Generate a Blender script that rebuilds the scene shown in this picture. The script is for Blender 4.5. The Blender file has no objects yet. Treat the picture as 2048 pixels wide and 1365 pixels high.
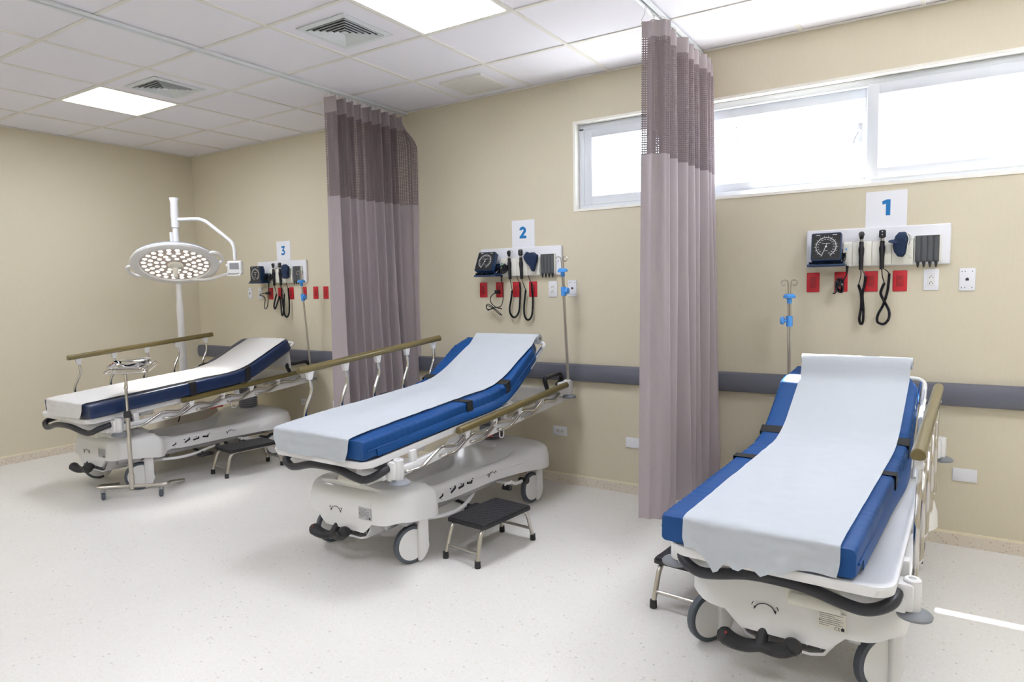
import bpy, bmesh, math, random
from math import sin, cos, pi, radians, sqrt, atan2
from mathutils import Vector, Matrix, noise
random.seed(7)
S = bpy.context.scene
COL = S.collection

# ------------------------------------------------------------------ materials
def mat(name, col, rough=0.5, metal=0.0, spec=0.5, emit=0.0, bump=None, vary=None, coat=0.0, sheen=0.0, trans=None):
    m = bpy.data.materials.new(name); m.use_nodes = True
    nt = m.node_tree; b = nt.nodes['Principled BSDF']
    b.inputs['Base Color'].default_value = (*col, 1)
    b.inputs['Roughness'].default_value = rough
    b.inputs['Metallic'].default_value = metal
    b.inputs['Specular IOR Level'].default_value = spec
    if coat: b.inputs['Coat Weight'].default_value = coat
    if sheen: b.inputs['Sheen Weight'].default_value = sheen
    if emit:
        b.inputs['Emission Color'].default_value = (*col, 1)
        b.inputs['Emission Strength'].default_value = emit
    tc = nt.nodes.new('ShaderNodeTexCoord')
    if bump:
        sc, st, dist = bump
        n = nt.nodes.new('ShaderNodeTexNoise'); n.inputs['Scale'].default_value = sc; n.inputs['Detail'].default_value = 3
        bp = nt.nodes.new('ShaderNodeBump'); bp.inputs['Strength'].default_value = st; bp.inputs['Distance'].default_value = dist
        nt.links.new(tc.outputs['Object'], n.inputs['Vector'])
        nt.links.new(n.outputs['Fac'], bp.inputs['Height'])
        nt.links.new(bp.outputs['Normal'], b.inputs['Normal'])
    if vary:
        sc, amt = vary
        n = nt.nodes.new('ShaderNodeTexNoise'); n.inputs['Scale'].default_value = sc; n.inputs['Detail'].default_value = 4
        mx = nt.nodes.new('ShaderNodeMix'); mx.data_type = 'RGBA'
        mx.inputs[6].default_value = (*[c * (1 - amt) for c in col], 1)
        mx.inputs[7].default_value = (*[min(1, c * (1 + amt)) for c in col], 1)
        nt.links.new(tc.outputs['Object'], n.inputs['Vector'])
        nt.links.new(n.outputs['Fac'], mx.inputs[0])
        nt.links.new(mx.outputs[2], b.inputs['Base Color'])
    if trans:
        tr = nt.nodes.new('ShaderNodeBsdfTranslucent'); tr.inputs['Color'].default_value = (*col, 1)
        ms = nt.nodes.new('ShaderNodeMixShader'); ms.inputs[0].default_value = trans
        nt.links.new(b.outputs[0], ms.inputs[1]); nt.links.new(tr.outputs[0], ms.inputs[2])
        nt.links.new(ms.outputs[0], nt.nodes['Material Output'].inputs[0])
    return m

def floor_mat(name, base, dark, pink, rough, pk=.40, dk=.40):
    """terrazzo: pale ground with small chips"""
    m = bpy.data.materials.new(name); m.use_nodes = True
    nt = m.node_tree; N = nt.nodes; L = nt.links; b = N['Principled BSDF']
    b.inputs['Roughness'].default_value = rough
    tc = N.new('ShaderNodeTexCoord')
    col = None
    def chips(scale, lo, hi, c, prev, fac):
        vo = N.new('ShaderNodeTexVoronoi'); vo.inputs['Scale'].default_value = scale
        L.new(tc.outputs['Object'], vo.inputs['Vector'])
        sx = N.new('ShaderNodeSeparateColor'); L.new(vo.outputs['Color'], sx.inputs[0])
        gt = N.new('ShaderNodeMapRange'); gt.inputs[1].default_value = lo; gt.inputs[2].default_value = lo + .02
        L.new(sx.outputs[0], gt.inputs[0])
        d = N.new('ShaderNodeMapRange'); d.inputs[1].default_value = hi; d.inputs[2].default_value = hi * .7
        L.new(vo.outputs['Distance'], d.inputs[0])
        mu = N.new('ShaderNodeMath'); mu.operation = 'MULTIPLY'
        L.new(gt.outputs[0], mu.inputs[0]); L.new(d.outputs[0], mu.inputs[1])
        m2 = N.new('ShaderNodeMath'); m2.operation = 'MULTIPLY'; m2.inputs[1].default_value = fac
        L.new(mu.outputs[0], m2.inputs[0])
        mx = N.new('ShaderNodeMix'); mx.data_type = 'RGBA'
        L.new(m2.outputs[0], mx.inputs[0])
        if isinstance(prev, tuple): mx.inputs[6].default_value = (*prev, 1)
        else: L.new(prev, mx.inputs[6])
        mx.inputs[7].default_value = (*c, 1)
        return mx.outputs[2]
    no = N.new('ShaderNodeTexNoise'); no.inputs['Scale'].default_value = 1.3; no.inputs['Detail'].default_value = 5
    L.new(tc.outputs['Object'], no.inputs['Vector'])
    mx0 = N.new('ShaderNodeMix'); mx0.data_type = 'RGBA'
    mx0.inputs[6].default_value = (*[c * .93 for c in base], 1); mx0.inputs[7].default_value = (*[min(1, c * 1.05) for c in base], 1)
    L.new(no.outputs['Fac'], mx0.inputs[0])
    c1 = chips(75, .72, .42, pink, mx0.outputs[2], pk)
    c2 = chips(120, .70, .45, tuple(min(1, c * 1.12) for c in base), c1, .6)
    c3 = chips(50, .93, .32, dark, c2, dk)
    c4 = chips(26, .965, .17, tuple(c * .6 for c in dark), c3, .55)
    L.new(c4, b.inputs['Base Color'])
    n2 = N.new('ShaderNodeTexNoise'); n2.inputs['Scale'].default_value = 3.0
    L.new(tc.outputs['Object'], n2.inputs['Vector'])
    mr = N.new('ShaderNodeMapRange'); mr.inputs[3].default_value = rough - .02; mr.inputs[4].default_value = rough + .05
    L.new(n2.outputs['Fac'], mr.inputs[0]); L.new(mr.outputs[0], b.inputs['Roughness'])
    return m

def wall_mat(name, col):
    """vinyl wall covering with a faint woven vertical grain"""
    m = bpy.data.materials.new(name); m.use_nodes = True
    nt = m.node_tree; N = nt.nodes; L = nt.links; b = N['Principled BSDF']
    b.inputs['Roughness'].default_value = .55; b.inputs['Specular IOR Level'].default_value = .3
    tc = N.new('ShaderNodeTexCoord')
    mp = N.new('ShaderNodeMapping'); mp.inputs['Scale'].default_value = (90, 90, 14)
    L.new(tc.outputs['Object'], mp.inputs[0])
    n = N.new('ShaderNodeTexNoise'); n.inputs['Scale'].default_value = 1; n.inputs['Detail'].default_value = 3
    L.new(mp.outputs[0], n.inputs['Vector'])
    mx = N.new('ShaderNodeMix'); mx.data_type = 'RGBA'
    mx.inputs[6].default_value = (*[c * .97 for c in col], 1); mx.inputs[7].default_value = (*[c * 1.03 for c in col], 1)
    L.new(n.outputs['Fac'], mx.inputs[0]); L.new(mx.outputs[2], b.inputs['Base Color'])
    bp = N.new('ShaderNodeBump'); bp.inputs['Strength'].default_value = .12; bp.inputs['Distance'].default_value = .002
    L.new(n.outputs['Fac'], bp.inputs['Height']); L.new(bp.outputs[0], b.inputs['Normal'])
    return m

def mesh_mat(name, col):
    """open net of the curtain head: square holes laid out on the cloth itself (UV in metres)"""
    m = bpy.data.materials.new(name); m.use_nodes = True
    nt = m.node_tree; N = nt.nodes; L = nt.links; b = N['Principled BSDF']
    b.inputs['Base Color'].default_value = (*col, 1); b.inputs['Roughness'].default_value = .8
    b.inputs['Specular IOR Level'].default_value = .1
    uv = N.new('ShaderNodeUVMap'); sp = N.new('ShaderNodeSeparateXYZ'); L.new(uv.outputs[0], sp.inputs[0])
    fac = []
    for k, sc in ((0, 1 / .012), (1, 1 / .012)):
        mu = N.new('ShaderNodeMath'); mu.operation = 'MULTIPLY'; mu.inputs[1].default_value = sc; L.new(sp.outputs[k], mu.inputs[0])
        fr = N.new('ShaderNodeMath'); fr.operation = 'FRACT'; L.new(mu.outputs[0], fr.inputs[0])
        lt = N.new('ShaderNodeMath'); lt.operation = 'LESS_THAN'; lt.inputs[1].default_value = (.50 if k == 0 else .42); L.new(fr.outputs[0], lt.inputs[0])
        fac.append(lt.outputs[0])
    mu = N.new('ShaderNodeMath'); mu.operation = 'MULTIPLY'; L.new(fac[0], mu.inputs[0]); L.new(fac[1], mu.inputs[1])
    tl = N.new('ShaderNodeBsdfTranslucent'); tl.inputs['Color'].default_value = (*col, 1)
    m1 = N.new('ShaderNodeMixShader'); m1.inputs[0].default_value = .15
    L.new(b.outputs[0], m1.inputs[1]); L.new(tl.outputs[0], m1.inputs[2])
    tr = N.new('ShaderNodeBsdfTransparent'); ms = N.new('ShaderNodeMixShader')
    L.new(mu.outputs[0], ms.inputs[0]); L.new(m1.outputs[0], ms.inputs[1]); L.new(tr.outputs[0], ms.inputs[2])
    L.new(ms.outputs[0], N['Material Output'].inputs[0])
    return m

def glass_mat():
    m = bpy.data.materials.new('window_glass'); m.use_nodes = True
    nt = m.node_tree; N = nt.nodes; L = nt.links
    N.remove(N['Principled BSDF'])
    g = N.new('ShaderNodeBsdfGlossy'); g.inputs['Roughness'].default_value = .02
    t = N.new('ShaderNodeBsdfTransparent'); 
    ms = N.new('ShaderNodeMixShader'); ms.inputs[0].default_value = .06; L.new(t.outputs[0], ms.inputs[1]); L.new(g.outputs[0], ms.inputs[2])
    L.new(ms.outputs[0], N['Material Output'].inputs[0])
    return m

def see_mat(name, col, fac):
    m = mat(name, col, .25, coat=.2); nt = m.node_tree
    tr = nt.nodes.new('ShaderNodeBsdfTransparent'); ms = nt.nodes.new('ShaderNodeMixShader'); ms.inputs[0].default_value = fac
    tr.inputs[0].default_value = (.55, .56, .58, 1)
    nt.links.new(nt.nodes['Principled BSDF'].outputs[0], ms.inputs[1]); nt.links.new(tr.outputs[0], ms.inputs[2])
    nt.links.new(ms.outputs[0], nt.nodes['Material Output'].inputs[0])
    return m

M = {}
M['wall'] = wall_mat('cream_vinyl_wall', (.655, .60, .465))
M['ceil'] = mat('ceiling_tile', (.86, .85, .92), .85, spec=.2, bump=(220, .15, .002))
M['tbar'] = mat('ceiling_bar', (.78, .765, .73), .5)
M['floor'] = floor_mat('terrazzo_floor', (.755, .74, .712), (.30, .27, .23), (.66, .57, .47), .32)
M['skirt'] = floor_mat('terrazzo_skirting', (.72, .65, .55), (.34, .26, .20), (.50, .36, .27), .4, .75, .7)
M['skirtcap'] = mat('skirting_cap', (.80, .73, .55), .5)
M['rail'] = mat('slate_vinyl', (.125, .13, .165), .45, bump=(300, .1, .001))
M['alu'] = mat('white_aluminium', (.66, .69, .74), .35)
M['trim'] = mat('white_trim', (.88, .86, .80), .5)
M['gap'] = mat('dark_gap', (.03, .03, .035), .8)
M['glass'] = glass_mat()
M['cloth'] = mat('mauve_cloth', (.42, .37, .385), .8, spec=.1, sheen=.1, bump=(500, .2, .001), trans=.12)
M['net'] = mesh_mat('mauve_net', (.25, .205, .215))
M['white'] = mat('white_plastic', (.78, .78, .78), .32, coat=.2)
M['paint'] = mat('white_paint', (.80, .80, .81), .3, coat=.2)
M['ivory'] = mat('ivory_plastic', (.74, .73, .66), .35)
M['cream'] = mat('beige_enamel', (.72, .66, .57), .35)
M['panel'] = mat('white_laminate', (.80, .81, .86), .4)
M['grey'] = mat('grey_plastic', (.22, .235, .26), .45)
M['dgrey'] = mat('dark_grey_plastic', (.03, .034, .045), .45)
M['tire'] = mat('blue_grey_rubber', (.075, .09, .11), .45)
M['black'] = mat('black_rubber', (.018, .018, .02), .5)
M['blackgl'] = mat('black_handle', (.012, .012, .018), .22)
M['handle'] = mat('black_grip', (.02, .021, .028), .38)
M['strap'] = mat('black_webbing', (.014, .014, .016), .75, bump=(400, .4, .001))
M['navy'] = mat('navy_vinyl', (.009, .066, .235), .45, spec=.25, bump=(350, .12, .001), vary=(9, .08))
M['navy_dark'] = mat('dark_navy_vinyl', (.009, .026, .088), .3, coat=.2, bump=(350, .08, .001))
M['sheet_warm'] = mat('soft_white_sheet', (.74, .73, .72), .75, spec=.2, bump=(240, .25, .001), trans=.1)
M['navy2'] = mat('navy_cloth', (.012, .028, .075), .85, bump=(160, .5, .002))
M['blue'] = mat('navy_plastic', (.009, .032, .09), .35)
M['sky'] = mat('sky_blue_plastic', (.07, .32, .80), .35)
M['paper'] = mat('white_crepe_paper', (.57, .605, .65), .8, spec=.15, bump=(240, .35, .001), trans=.12)
M['sheet'] = mat('white_paper', (.83, .84, .89), .6)
M['ink'] = mat('blue_ink', (.0, .17, .46), .5)
M['black_ink'] = mat('black_ink', (.02, .02, .03), .6)
M['greylabel'] = mat('silver_label', (.45, .46, .47), .5)
M['chrome'] = mat('chrome', (.62, .60, .57), .16, metal=1.0)
M['steel'] = mat('brushed_steel', (.58, .55, .50), .28, metal=1.0)
M['zinc'] = mat('zinc_steel', (.45, .45, .46), .4, metal=.8)
M['mirror'] = mat('polished_steel', (.78, .78, .78), .08, metal=1.0)
M['olive'] = mat('olive_brown_vinyl', (.135, .103, .032), .3, coat=.3)
M['red'] = mat('red_plastic', (.55, .012, .025), .4)
M['redknob'] = mat('red_knob', (.35, .02, .025), .4)
M['green'] = mat('green_sticker', (.02, .12, .06), .5)
M['socketface'] = mat('dark_red_face', (.40, .012, .02), .4)
M['clear'] = see_mat('smoky_plastic', (.16, .17, .185), .40)
M['dial'] = mat('black_dial', (.02, .02, .021), .3)
M['dialink'] = mat('white_dial_ink', (.8, .82, .85), .5)
M['screen'] = mat('grey_screen', (.25, .25, .28), .2)
M['led'] = mat('led_lens', (1.0, .93, .80), .4, emit=1.7)
M['ledplate'] = mat('lamp_face', (.50, .44, .42), .4)
M['lampgrey'] = mat('lamp_shell_grey', (.22, .25, .32), .35)
M['panel_light'] = mat('light_diffuser', (.895, .925, 1.0), .6, emit=24.0)
M['ventwhite'] = mat('vent_white', (.72, .76, .79), .4)
M['ground'] = mat('pale_concrete', (.60, .60, .60), .8)
M['leaf'] = mat('palm_leaf', (.12, .14, .11), .6, trans=.3)
M['bark'] = mat('palm_bark', (.22, .17, .12), .9)
M['pad'] = mat('black_ribbed_rubber', (.016, .016, .022), .35, bump=(90, .5, .004))

# ------------------------------------------------------------------ mesh builder
def rotz(a): return Matrix.Rotation(a, 4, 'Z')
def T(x, y, z): return Matrix.Translation((x, y, z))

class MB:
    def __init__(s):
        s.v = []; s.f = []; s.mi = []; s.uv = {}; s.cur = 0; s.X = None
    def add(s, vs, fs, uvs=None):
        o = len(s.v)
        for p in vs:
            p = Vector(p)
            if s.X is not None: p = s.X @ p
            s.v.append(p)
        for k, f in enumerate(fs):
            if uvs is not None: s.uv[len(s.f)] = [uvs[i] for i in f]
            s.f.append([i + o for i in f]); s.mi.append(s.cur)
        return s
    def box(s, x0, x1, y0, y1, z0, z1, bev=0.0, seg=2, R=None):
        if x1 < x0: x0, x1 = x1, x0
        if y1 < y0: y0, y1 = y1, y0
        if z1 < z0: z0, z1 = z1, z0
        c = Vector(((x0 + x1) / 2, (y0 + y1) / 2, (z0 + z1) / 2)); h = Vector(((x1 - x0), (y1 - y0), (z1 - z0)))
        bm = bmesh.new(); bmesh.ops.create_cube(bm, size=1)
        for v in bm.verts: v.co = Vector((v.co.x * h.x, v.co.y * h.y, v.co.z * h.z))
        if bev > 0:
            bmesh.ops.bevel(bm, geom=list(bm.edges), offset=min(bev, .49 * min(h)), segments=seg, affect='EDGES', profile=.5)
        bm.verts.index_update()
        Rm = R if R is not None else Matrix.Identity(4)
        s.add([Rm @ v.co + c for v in bm.verts], [[v.index for v in f.verts] for f in bm.faces]); bm.free(); return s
    def tube(s, pts, r, n=10, closed=False, caps=True, sx=1.0):
        pts = [Vector(p) for p in pts]; m = len(pts)
        rs = r if isinstance(r, (list, tuple)) else [r] * m
        tang = []
        for i in range(m):
            if closed: t = pts[(i + 1) % m] - pts[i - 1]
            else: t = pts[min(i + 1, m - 1)] - pts[max(i - 1, 0)]
            tang.append(t.normalized() if t.length > 1e-9 else Vector((0, 0, 1)))
        up = Vector((0, 0, 1)) if abs(tang[0].z) < .9 else Vector((1, 0, 0))
        nrm = (up - tang[0] * up.dot(tang[0])).normalized()
        vs = []
        for i in range(m):
            nrm = nrm - tang[i] * nrm.dot(tang[i])
            nrm = nrm.normalized() if nrm.length > 1e-6 else tang[i].orthogonal().normalized()
            bi = tang[i].cross(nrm)
            for k in range(n):
                a = 2 * pi * k / n
                vs.append(pts[i] + (nrm * cos(a) + bi * sin(a) * sx) * rs[i])
        fs = []
        for i in range(m if closed else m - 1):
            j = (i + 1) % m
            for k in range(n):
                k2 = (k + 1) % n
                fs.append([i * n + k, i * n + k2, j * n + k2, j * n + k])
        if caps and not closed:
            fs.append(list(range(n))[::-1]); fs.append([(m - 1) * n + k for k in range(n)])
        return s.add(vs, fs)
    def cyl(s, a, b, r, n=14): return s.tube([a, b], r, n)
    def lathe(s, prof, n=24, R=None):
        """prof: (radius, height) about local z; R places it"""
        Rm = R if R is not None else Matrix.Identity(4)
        vs = []; fs = []; rows = []
        for (r, h) in prof:
            if r < 1e-6: rows.append([len(vs)]); vs.append(Rm @ Vector((0, 0, h)))
            else:
                rows.append(list(range(len(vs), len(vs) + n)))
                for k in range(n):
                    a = 2 * pi * k / n; vs.append(Rm @ Vector((r * cos(a), r * sin(a), h)))
        for A, B in zip(rows, rows[1:]):
            for k in range(n):
                k2 = (k + 1) % n
                if len(A) == 1 and len(B) == 1: continue
                if len(A) == 1: fs.append([A[0], B[k2], B[k]])
                elif len(B) == 1: fs.append([A[k], A[k2], B[0]])
                else: fs.append([A[k], A[k2], B[k2], B[k]])
        if len(rows[0]) > 1: fs.append(rows[0][::-1])
        if len(rows[-1]) > 1: fs.append(rows[-1])
        return s.add(vs, fs)
    def prism(s, poly, d0, d1, ax='y'):
        """poly in the plane across ax; extruded from d0 to d1"""
        def P(u, w, d):
            return (u, d, w) if ax == 'y' else ((d, u, w) if ax == 'x' else (u, w, d))
        n = len(poly)
        vs = [P(u, w, d0) for u, w in poly] + [P(u, w, d1) for u, w in poly]
        fs = [list(range(n)), [n + k for k in range(n)][::-1]] + [[k, n + k, n + (k + 1) % n, (k + 1) % n] for k in range(n)]
        return s.add(vs, fs)
    def loft(s, rings, closed=True, cap0=True, cap1=True, uvs=None):
        n = len(rings[0]); vs = [p for r in rings for p in r]; fs = []
        for i in range(len(rings) - 1):
            for k in range(n if closed else n - 1):
                k2 = (k + 1) % n
                fs.append([i * n + k, i * n + k2, (i + 1) * n + k2, (i + 1) * n + k])
        if closed and cap0: fs.append(list(range(n))[::-1])
        if closed and cap1: fs.append([(len(rings) - 1) * n + k for k in range(n)])
        return s.add(vs, fs, uvs)
    def ball(s, c, r, n=14, sc=(1, 1, 1)):
        R = T(*c) @ Matrix.Diagonal((sc[0], sc[1], sc[2], 1))
        k = max(4, n // 2)
        return s.lathe([(r * sin(pi * i / k), -r * cos(pi * i / k)) for i in range(k + 1)], n, R)
    def stroke(s, pts, w, d0, d1, ax='y'):
        """flat ribbon of width w following pts (u,w) in a plane, with a little thickness"""
        L = []; Rr = []
        for i, p in enumerate(pts):
            a = Vector(pts[max(i - 1, 0)]); b = Vector(pts[min(i + 1, len(pts) - 1)])
            t = (b - a).normalized(); nn = Vector((-t.y, t.x)) * w / 2
            k = 1.0
            if 0 < i < len(pts) - 1:
                t1 = (Vector(p) - a).normalized(); c = max(.5, abs(t1.dot(t))); k = 1 / c
            L.append(tuple(Vector(p) + nn * k)); Rr.append(tuple(Vector(p) - nn * k))
        def P(q, d): return (q[0], d, q[1]) if ax == 'y' else ((d, q[0], q[1]) if ax == 'x' else (q[0], q[1], d))
        m = len(pts); vs = [P(q, d0) for q in L] + [P(q, d0) for q in Rr] + [P(q, d1) for q in L] + [P(q, d1) for q in Rr]
        fs = []
        for i in range(m - 1):
            fs += [[i, i + 1, m + i + 1, m + i], [2 * m + i, 3 * m + i, 3 * m + i + 1, 2 * m + i + 1],
                   [i, 2 * m + i, 2 * m + i + 1, i + 1], [m + i, m + i + 1, 3 * m + i + 1, 3 * m + i]]
        fs += [[0, m, 3 * m, 2 * m], [m - 1, 3 * m - 1, 4 * m - 1, 2 * m - 1]]
        return s.add(vs, fs)
    def build(s, name, mats, parent=None, smooth=True, ang=40, label=None):
        me = bpy.data.meshes.new(name)
        me.from_pydata([tuple(p) for p in s.v], [], s.f)
        if not isinstance(mats, (list, tuple)): mats = [mats]
        for m in mats: me.materials.append(m)
        for p, i in zip(me.polygons, s.mi): p.material_index = min(i, len(mats) - 1)
        if s.uv:
            ul = me.uv_layers.new(name='UVMap')
            for p in me.polygons:
                if p.index in s.uv:
                    for li, u in zip(p.loop_indices, s.uv[p.index]): ul.data[li].uv = u
        bm = bmesh.new(); bm.from_mesh(me); bmesh.ops.recalc_face_normals(bm, faces=bm.faces); bm.to_mesh(me); bm.free()
        if smooth:
            for p in me.polygons: p.use_smooth = True
            me.set_sharp_from_angle(angle=radians(ang))
        o = bpy.data.objects.new(name, me); COL.objects.link(o)
        if parent is not None: o.parent = parent
        if label: o['label'] = label
        return o

def tag(o, label, cat, group=None):
    o['label'] = label; o['category'] = cat
    if group: o['group'] = group
    return o
def thing(name, label, cat, loc=(0, 0, 0), rz=0, group=None):
    o = bpy.data.objects.new(name, None); COL.objects.link(o); o.empty_display_size = .05
    o.location = loc; o.rotation_euler = (0, 0, rz)
    return tag(o, label, cat, group)
def struct(o): o['kind'] = 'structure'; return o
def kids(o): return [c for c in bpy.data.objects if c.parent == o]
def copy_tree(o, parent=None):
    c = o.copy(); COL.objects.link(c)
    if parent is not None: c.parent = parent
    for ch in kids(o): copy_tree(ch, c)
    return c
def fillet(pts, rad, n=6, closed=False):
    pts = [Vector(p) for p in pts]; out = []; m = len(pts)
    for i in range(m):
        if not closed and i in (0, m - 1): out.append(pts[i]); continue
        a, b, c = pts[i - 1], pts[i], pts[(i + 1) % m]
        r = rad[i] if isinstance(rad, (list, tuple)) else rad
        d1 = min(r, (a - b).length * .49); d2 = min(r, (c - b).length * .49)
        p = b + (a - b).normalized() * d1; q = b + (c - b).normalized() * d2
        for k in range(n + 1):
            t = k / n; out.append(p * (1 - t) ** 2 + b * 2 * t * (1 - t) + q * t * t)
    return out
def smooth_path(pts, n=8):
    pts = [Vector(p) for p in pts]; out = []
    P = [pts[0] * 2 - pts[1]] + pts + [pts[-1] * 2 - pts[-2]]
    for i in range(1, len(P) - 2):
        for k in range(n):
            t = k / n; a, b, c, d = P[i - 1], P[i], P[i + 1], P[i + 2]
            out.append(.5 * ((2 * b) + (c - a) * t + (2 * a - 5 * b + 4 * c - d) * t * t + (3 * b - a - 3 * c + d) * t ** 3))
    out.append(pts[-1]); return out
def sstep(a, b, x):
    t = max(0, min(1, (x - a) / (b - a))) if a != b else (1 if x > a else 0)
    return t * t * (3 - 2 * t)
def rrect(cx, cy, w, h, r, n=5):
    out = []
    for (sx, sy, a0) in ((1, 1, 0), (-1, 1, pi / 2), (-1, -1, pi), (1, -1, 3 * pi / 2)):
        for k in range(n + 1):
            a = a0 + pi / 2 * k / n
            out.append((cx + sx * (w / 2 - r) + r * cos(a), cy + sy * (h / 2 - r) + r * sin(a)))
    return out
def text_mesh(mb, txt, size, X):
    """adds the outline of a text (built-in font) to mb, placed by X (text lies in local xy)"""
    cu = bpy.data.curves.new('t', 'FONT'); cu.body = txt; cu.size = size; cu.align_x = 'CENTER'; cu.align_y = 'CENTER'; cu.resolution_u = 2
    o = bpy.data.objects.new('t', cu); COL.objects.link(o)
    dg = bpy.context.evaluated_depsgraph_get(); dg.update()
    ev = o.evaluated_get(dg); me = ev.to_mesh()
    mb.add([X @ v.co for v in me.vertices], [list(p.vertices) for p in me.polygons])
    ev.to_mesh_clear(); bpy.data.objects.remove(o); bpy.data.curves.remove(cu)
SKY, SUN, EXPO = 9.0, 55.0, 0.27
# ------------------------------------------------------------------ room
TL = .61; H = 2.92; XR = 9.15; YF = -6.1; WT = .23
mb = MB(); mb.box(-.1, XR + .1, YF - .1, WT, -.08, 0); struct(mb.build('floor', M['floor'], smooth=False))
mb = MB(); mb.box(-.1, 0, YF, WT, 0, H + .1); struct(mb.build('wall_left', M['wall'], smooth=False))
mb = MB(); mb.box(XR, XR + .1, YF, WT, 0, H + .1); struct(mb.build('wall_right', M['wall'], smooth=False))
mb = MB(); mb.box(0, XR, YF - .1, YF, 0, H + .1); struct(mb.build('wall_front', M['wall'], smooth=False))
WX0, WX1, WZ0, WZ1 = 4.61, 8.36, 2.005, 2.612
mb = MB()
mb.box(0, WX0, 0, WT, 0, H + .1); mb.box(WX1, XR, 0, WT, 0, H + .1)
mb.box(WX0, WX1, 0, WT, 0, WZ0); mb.box(WX0, WX1, 0, WT, WZ1, H + .1)
struct(mb.build('wall_back', M['wall'], smooth=False))
# reveal lining of the window opening (painted white)
mb = MB()
for (a, b, c, d) in ((WX0, WX1, WZ0 - .001, WZ0 + .006), (WX0, WX1, WZ1 - .006, WZ1 + .001)):
    mb.box(a, b, -.006, WT, c, d)
mb.box(WX0 - .001, WX0 + .006, -.006, WT, WZ0, WZ1); mb.box(WX1 - .006, WX1 + .001, -.006, WT, WZ0, WZ1)
e = .011
mb.box(WX0 - e, WX1 + e, -.007, .0, WZ1, WZ1 + e); mb.box(WX0 - e, WX1 + e, -.007, 0, WZ0 - e, WZ0)
mb.box(WX0 - e, WX0, -.007, 0, WZ0, WZ1); mb.box(WX1, WX1 + e, -.007, 0, WZ0, WZ1)
struct(mb.build('trim_1', M['trim'], smooth=False))

# baseboards
def skirting(name, pts_fn, horizontal):
    mb = MB()
    mb.cur = 0; pts_fn(mb, 0, .066, .012); mb.cur = 1; pts_fn(mb, .066, .077, .009)
    return struct(mb.build(name, [M['skirt'], M['skirtcap']], smooth=False))
skirting('baseboard_back', lambda m, a, b, t: m.box(0, XR, -t, 0, a, b), 1)
skirting('baseboard_left', lambda m, a, b, t: m.box(0, t, YF, -.012, a, b), 1)
skirting('baseboard_right', lambda m, a, b, t: m.box(XR - t, XR, YF, -.012, a, b), 1)
skirting('baseboard_front', lambda m, a, b, t: m.box(.012, XR - .012, YF, YF + t, a, b), 1)

# wall guard rail (curved face)
mb = MB()
sec = [(0, .776), (-.028, .777), (-.042, .785), (-.05, .81), (-.052, .838), (-.05, .866), (-.042, .891), (-.028, .899), (0, .90)]
mb.loft([[(x, y, z) for y, z in sec] for x in (.0, XR)], closed=True)
tag(mb.build('wall_guard', M['rail']), 'slate grey curved wall guard running along the cream back wall', 'wall guard')

# ceiling: tiles with bars, cells left out for lights and vents
lights = [(2, 2), (7, 2), (12, 2), (2, 6), (7, 6), (12, 6)]
vents = [(3, 2), (6, 2)]; grille = (6, 0)
mb = MB(); mb.cur = 0
nx, ny = int(XR / TL + .99), int(-YF / TL + .99)
for i in range(nx):
    for j in range(ny):
        if (i, j) in lights: continue
        x0, x1 = i * TL + .010, min((i + 1) * TL - .010, XR); y1, y0 = -j * TL - .010, max(-(j + 1) * TL + .010, YF)
        mb.box(x0, x1, y0, y1, H + .006, H + .02)
mb.cur = 1
for i in range(nx + 1):
    x = min(i * TL, XR); mb.box(x - .0115, x + .0115, YF, 0, H, H + .021)
for j in range(ny + 1):
    y = max(-j * TL, YF)
    for i in range(nx): mb.box(i * TL + .0115, min((i + 1) * TL - .0115, XR), y - .0115, y + .0115, H, H + .021)
mb.cur = 2
mb.box(-.1, XR + .1, YF - .1, WT, H + .10, H + .13)
mb.cur = 1
mb.box(0, XR, -.024, 0, H - .003, H + .003); mb.box(0, .024, YF, 0, H - .003, H + .003)
struct(mb.build('ceiling', [M['ceil'], M['tbar'], M['gap']], smooth=False))

# ceiling lights
names = {(2, 2): 'square ceiling light panel over the left bay beside the small vent', (7, 2): 'square ceiling light panel over the middle bay, cut by the top edge',
         (12, 2): 'square ceiling light panel over the far right, outside the frame', (2, 6): 'square ceiling light panel behind the camera on the left',
         (7, 6): 'square ceiling light panel behind the camera in the middle', (12, 6): 'square ceiling light panel behind the camera on the right'}
for (i, j) in lights:
    cx, cy = (i + .5) * TL, -(j + .5) * TL
    t = thing('ceiling_light', names[(i, j)], 'ceiling light', (cx, cy, H), 0, 'square ceiling light panels')
    h = TL / 2 - .0125
    mb = MB()
    for (a, b, c, d) in ((-h, h, h - .014, h), (-h, h, -h, -h + .014), (-h, -h + .014, -h + .014, h - .014), (h - .014, h, -h + .014, h - .014)):
        mb.box(a, b, c, d, .001, .03)
    mb.build('frame', M['trim'], t, smooth=False)
    mb = MB(); mb.box(-h + .014, h - .014, -h + .014, h - .014, .004, .012); mb.build('diffuser', M['panel_light'], t, smooth=False)

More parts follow.
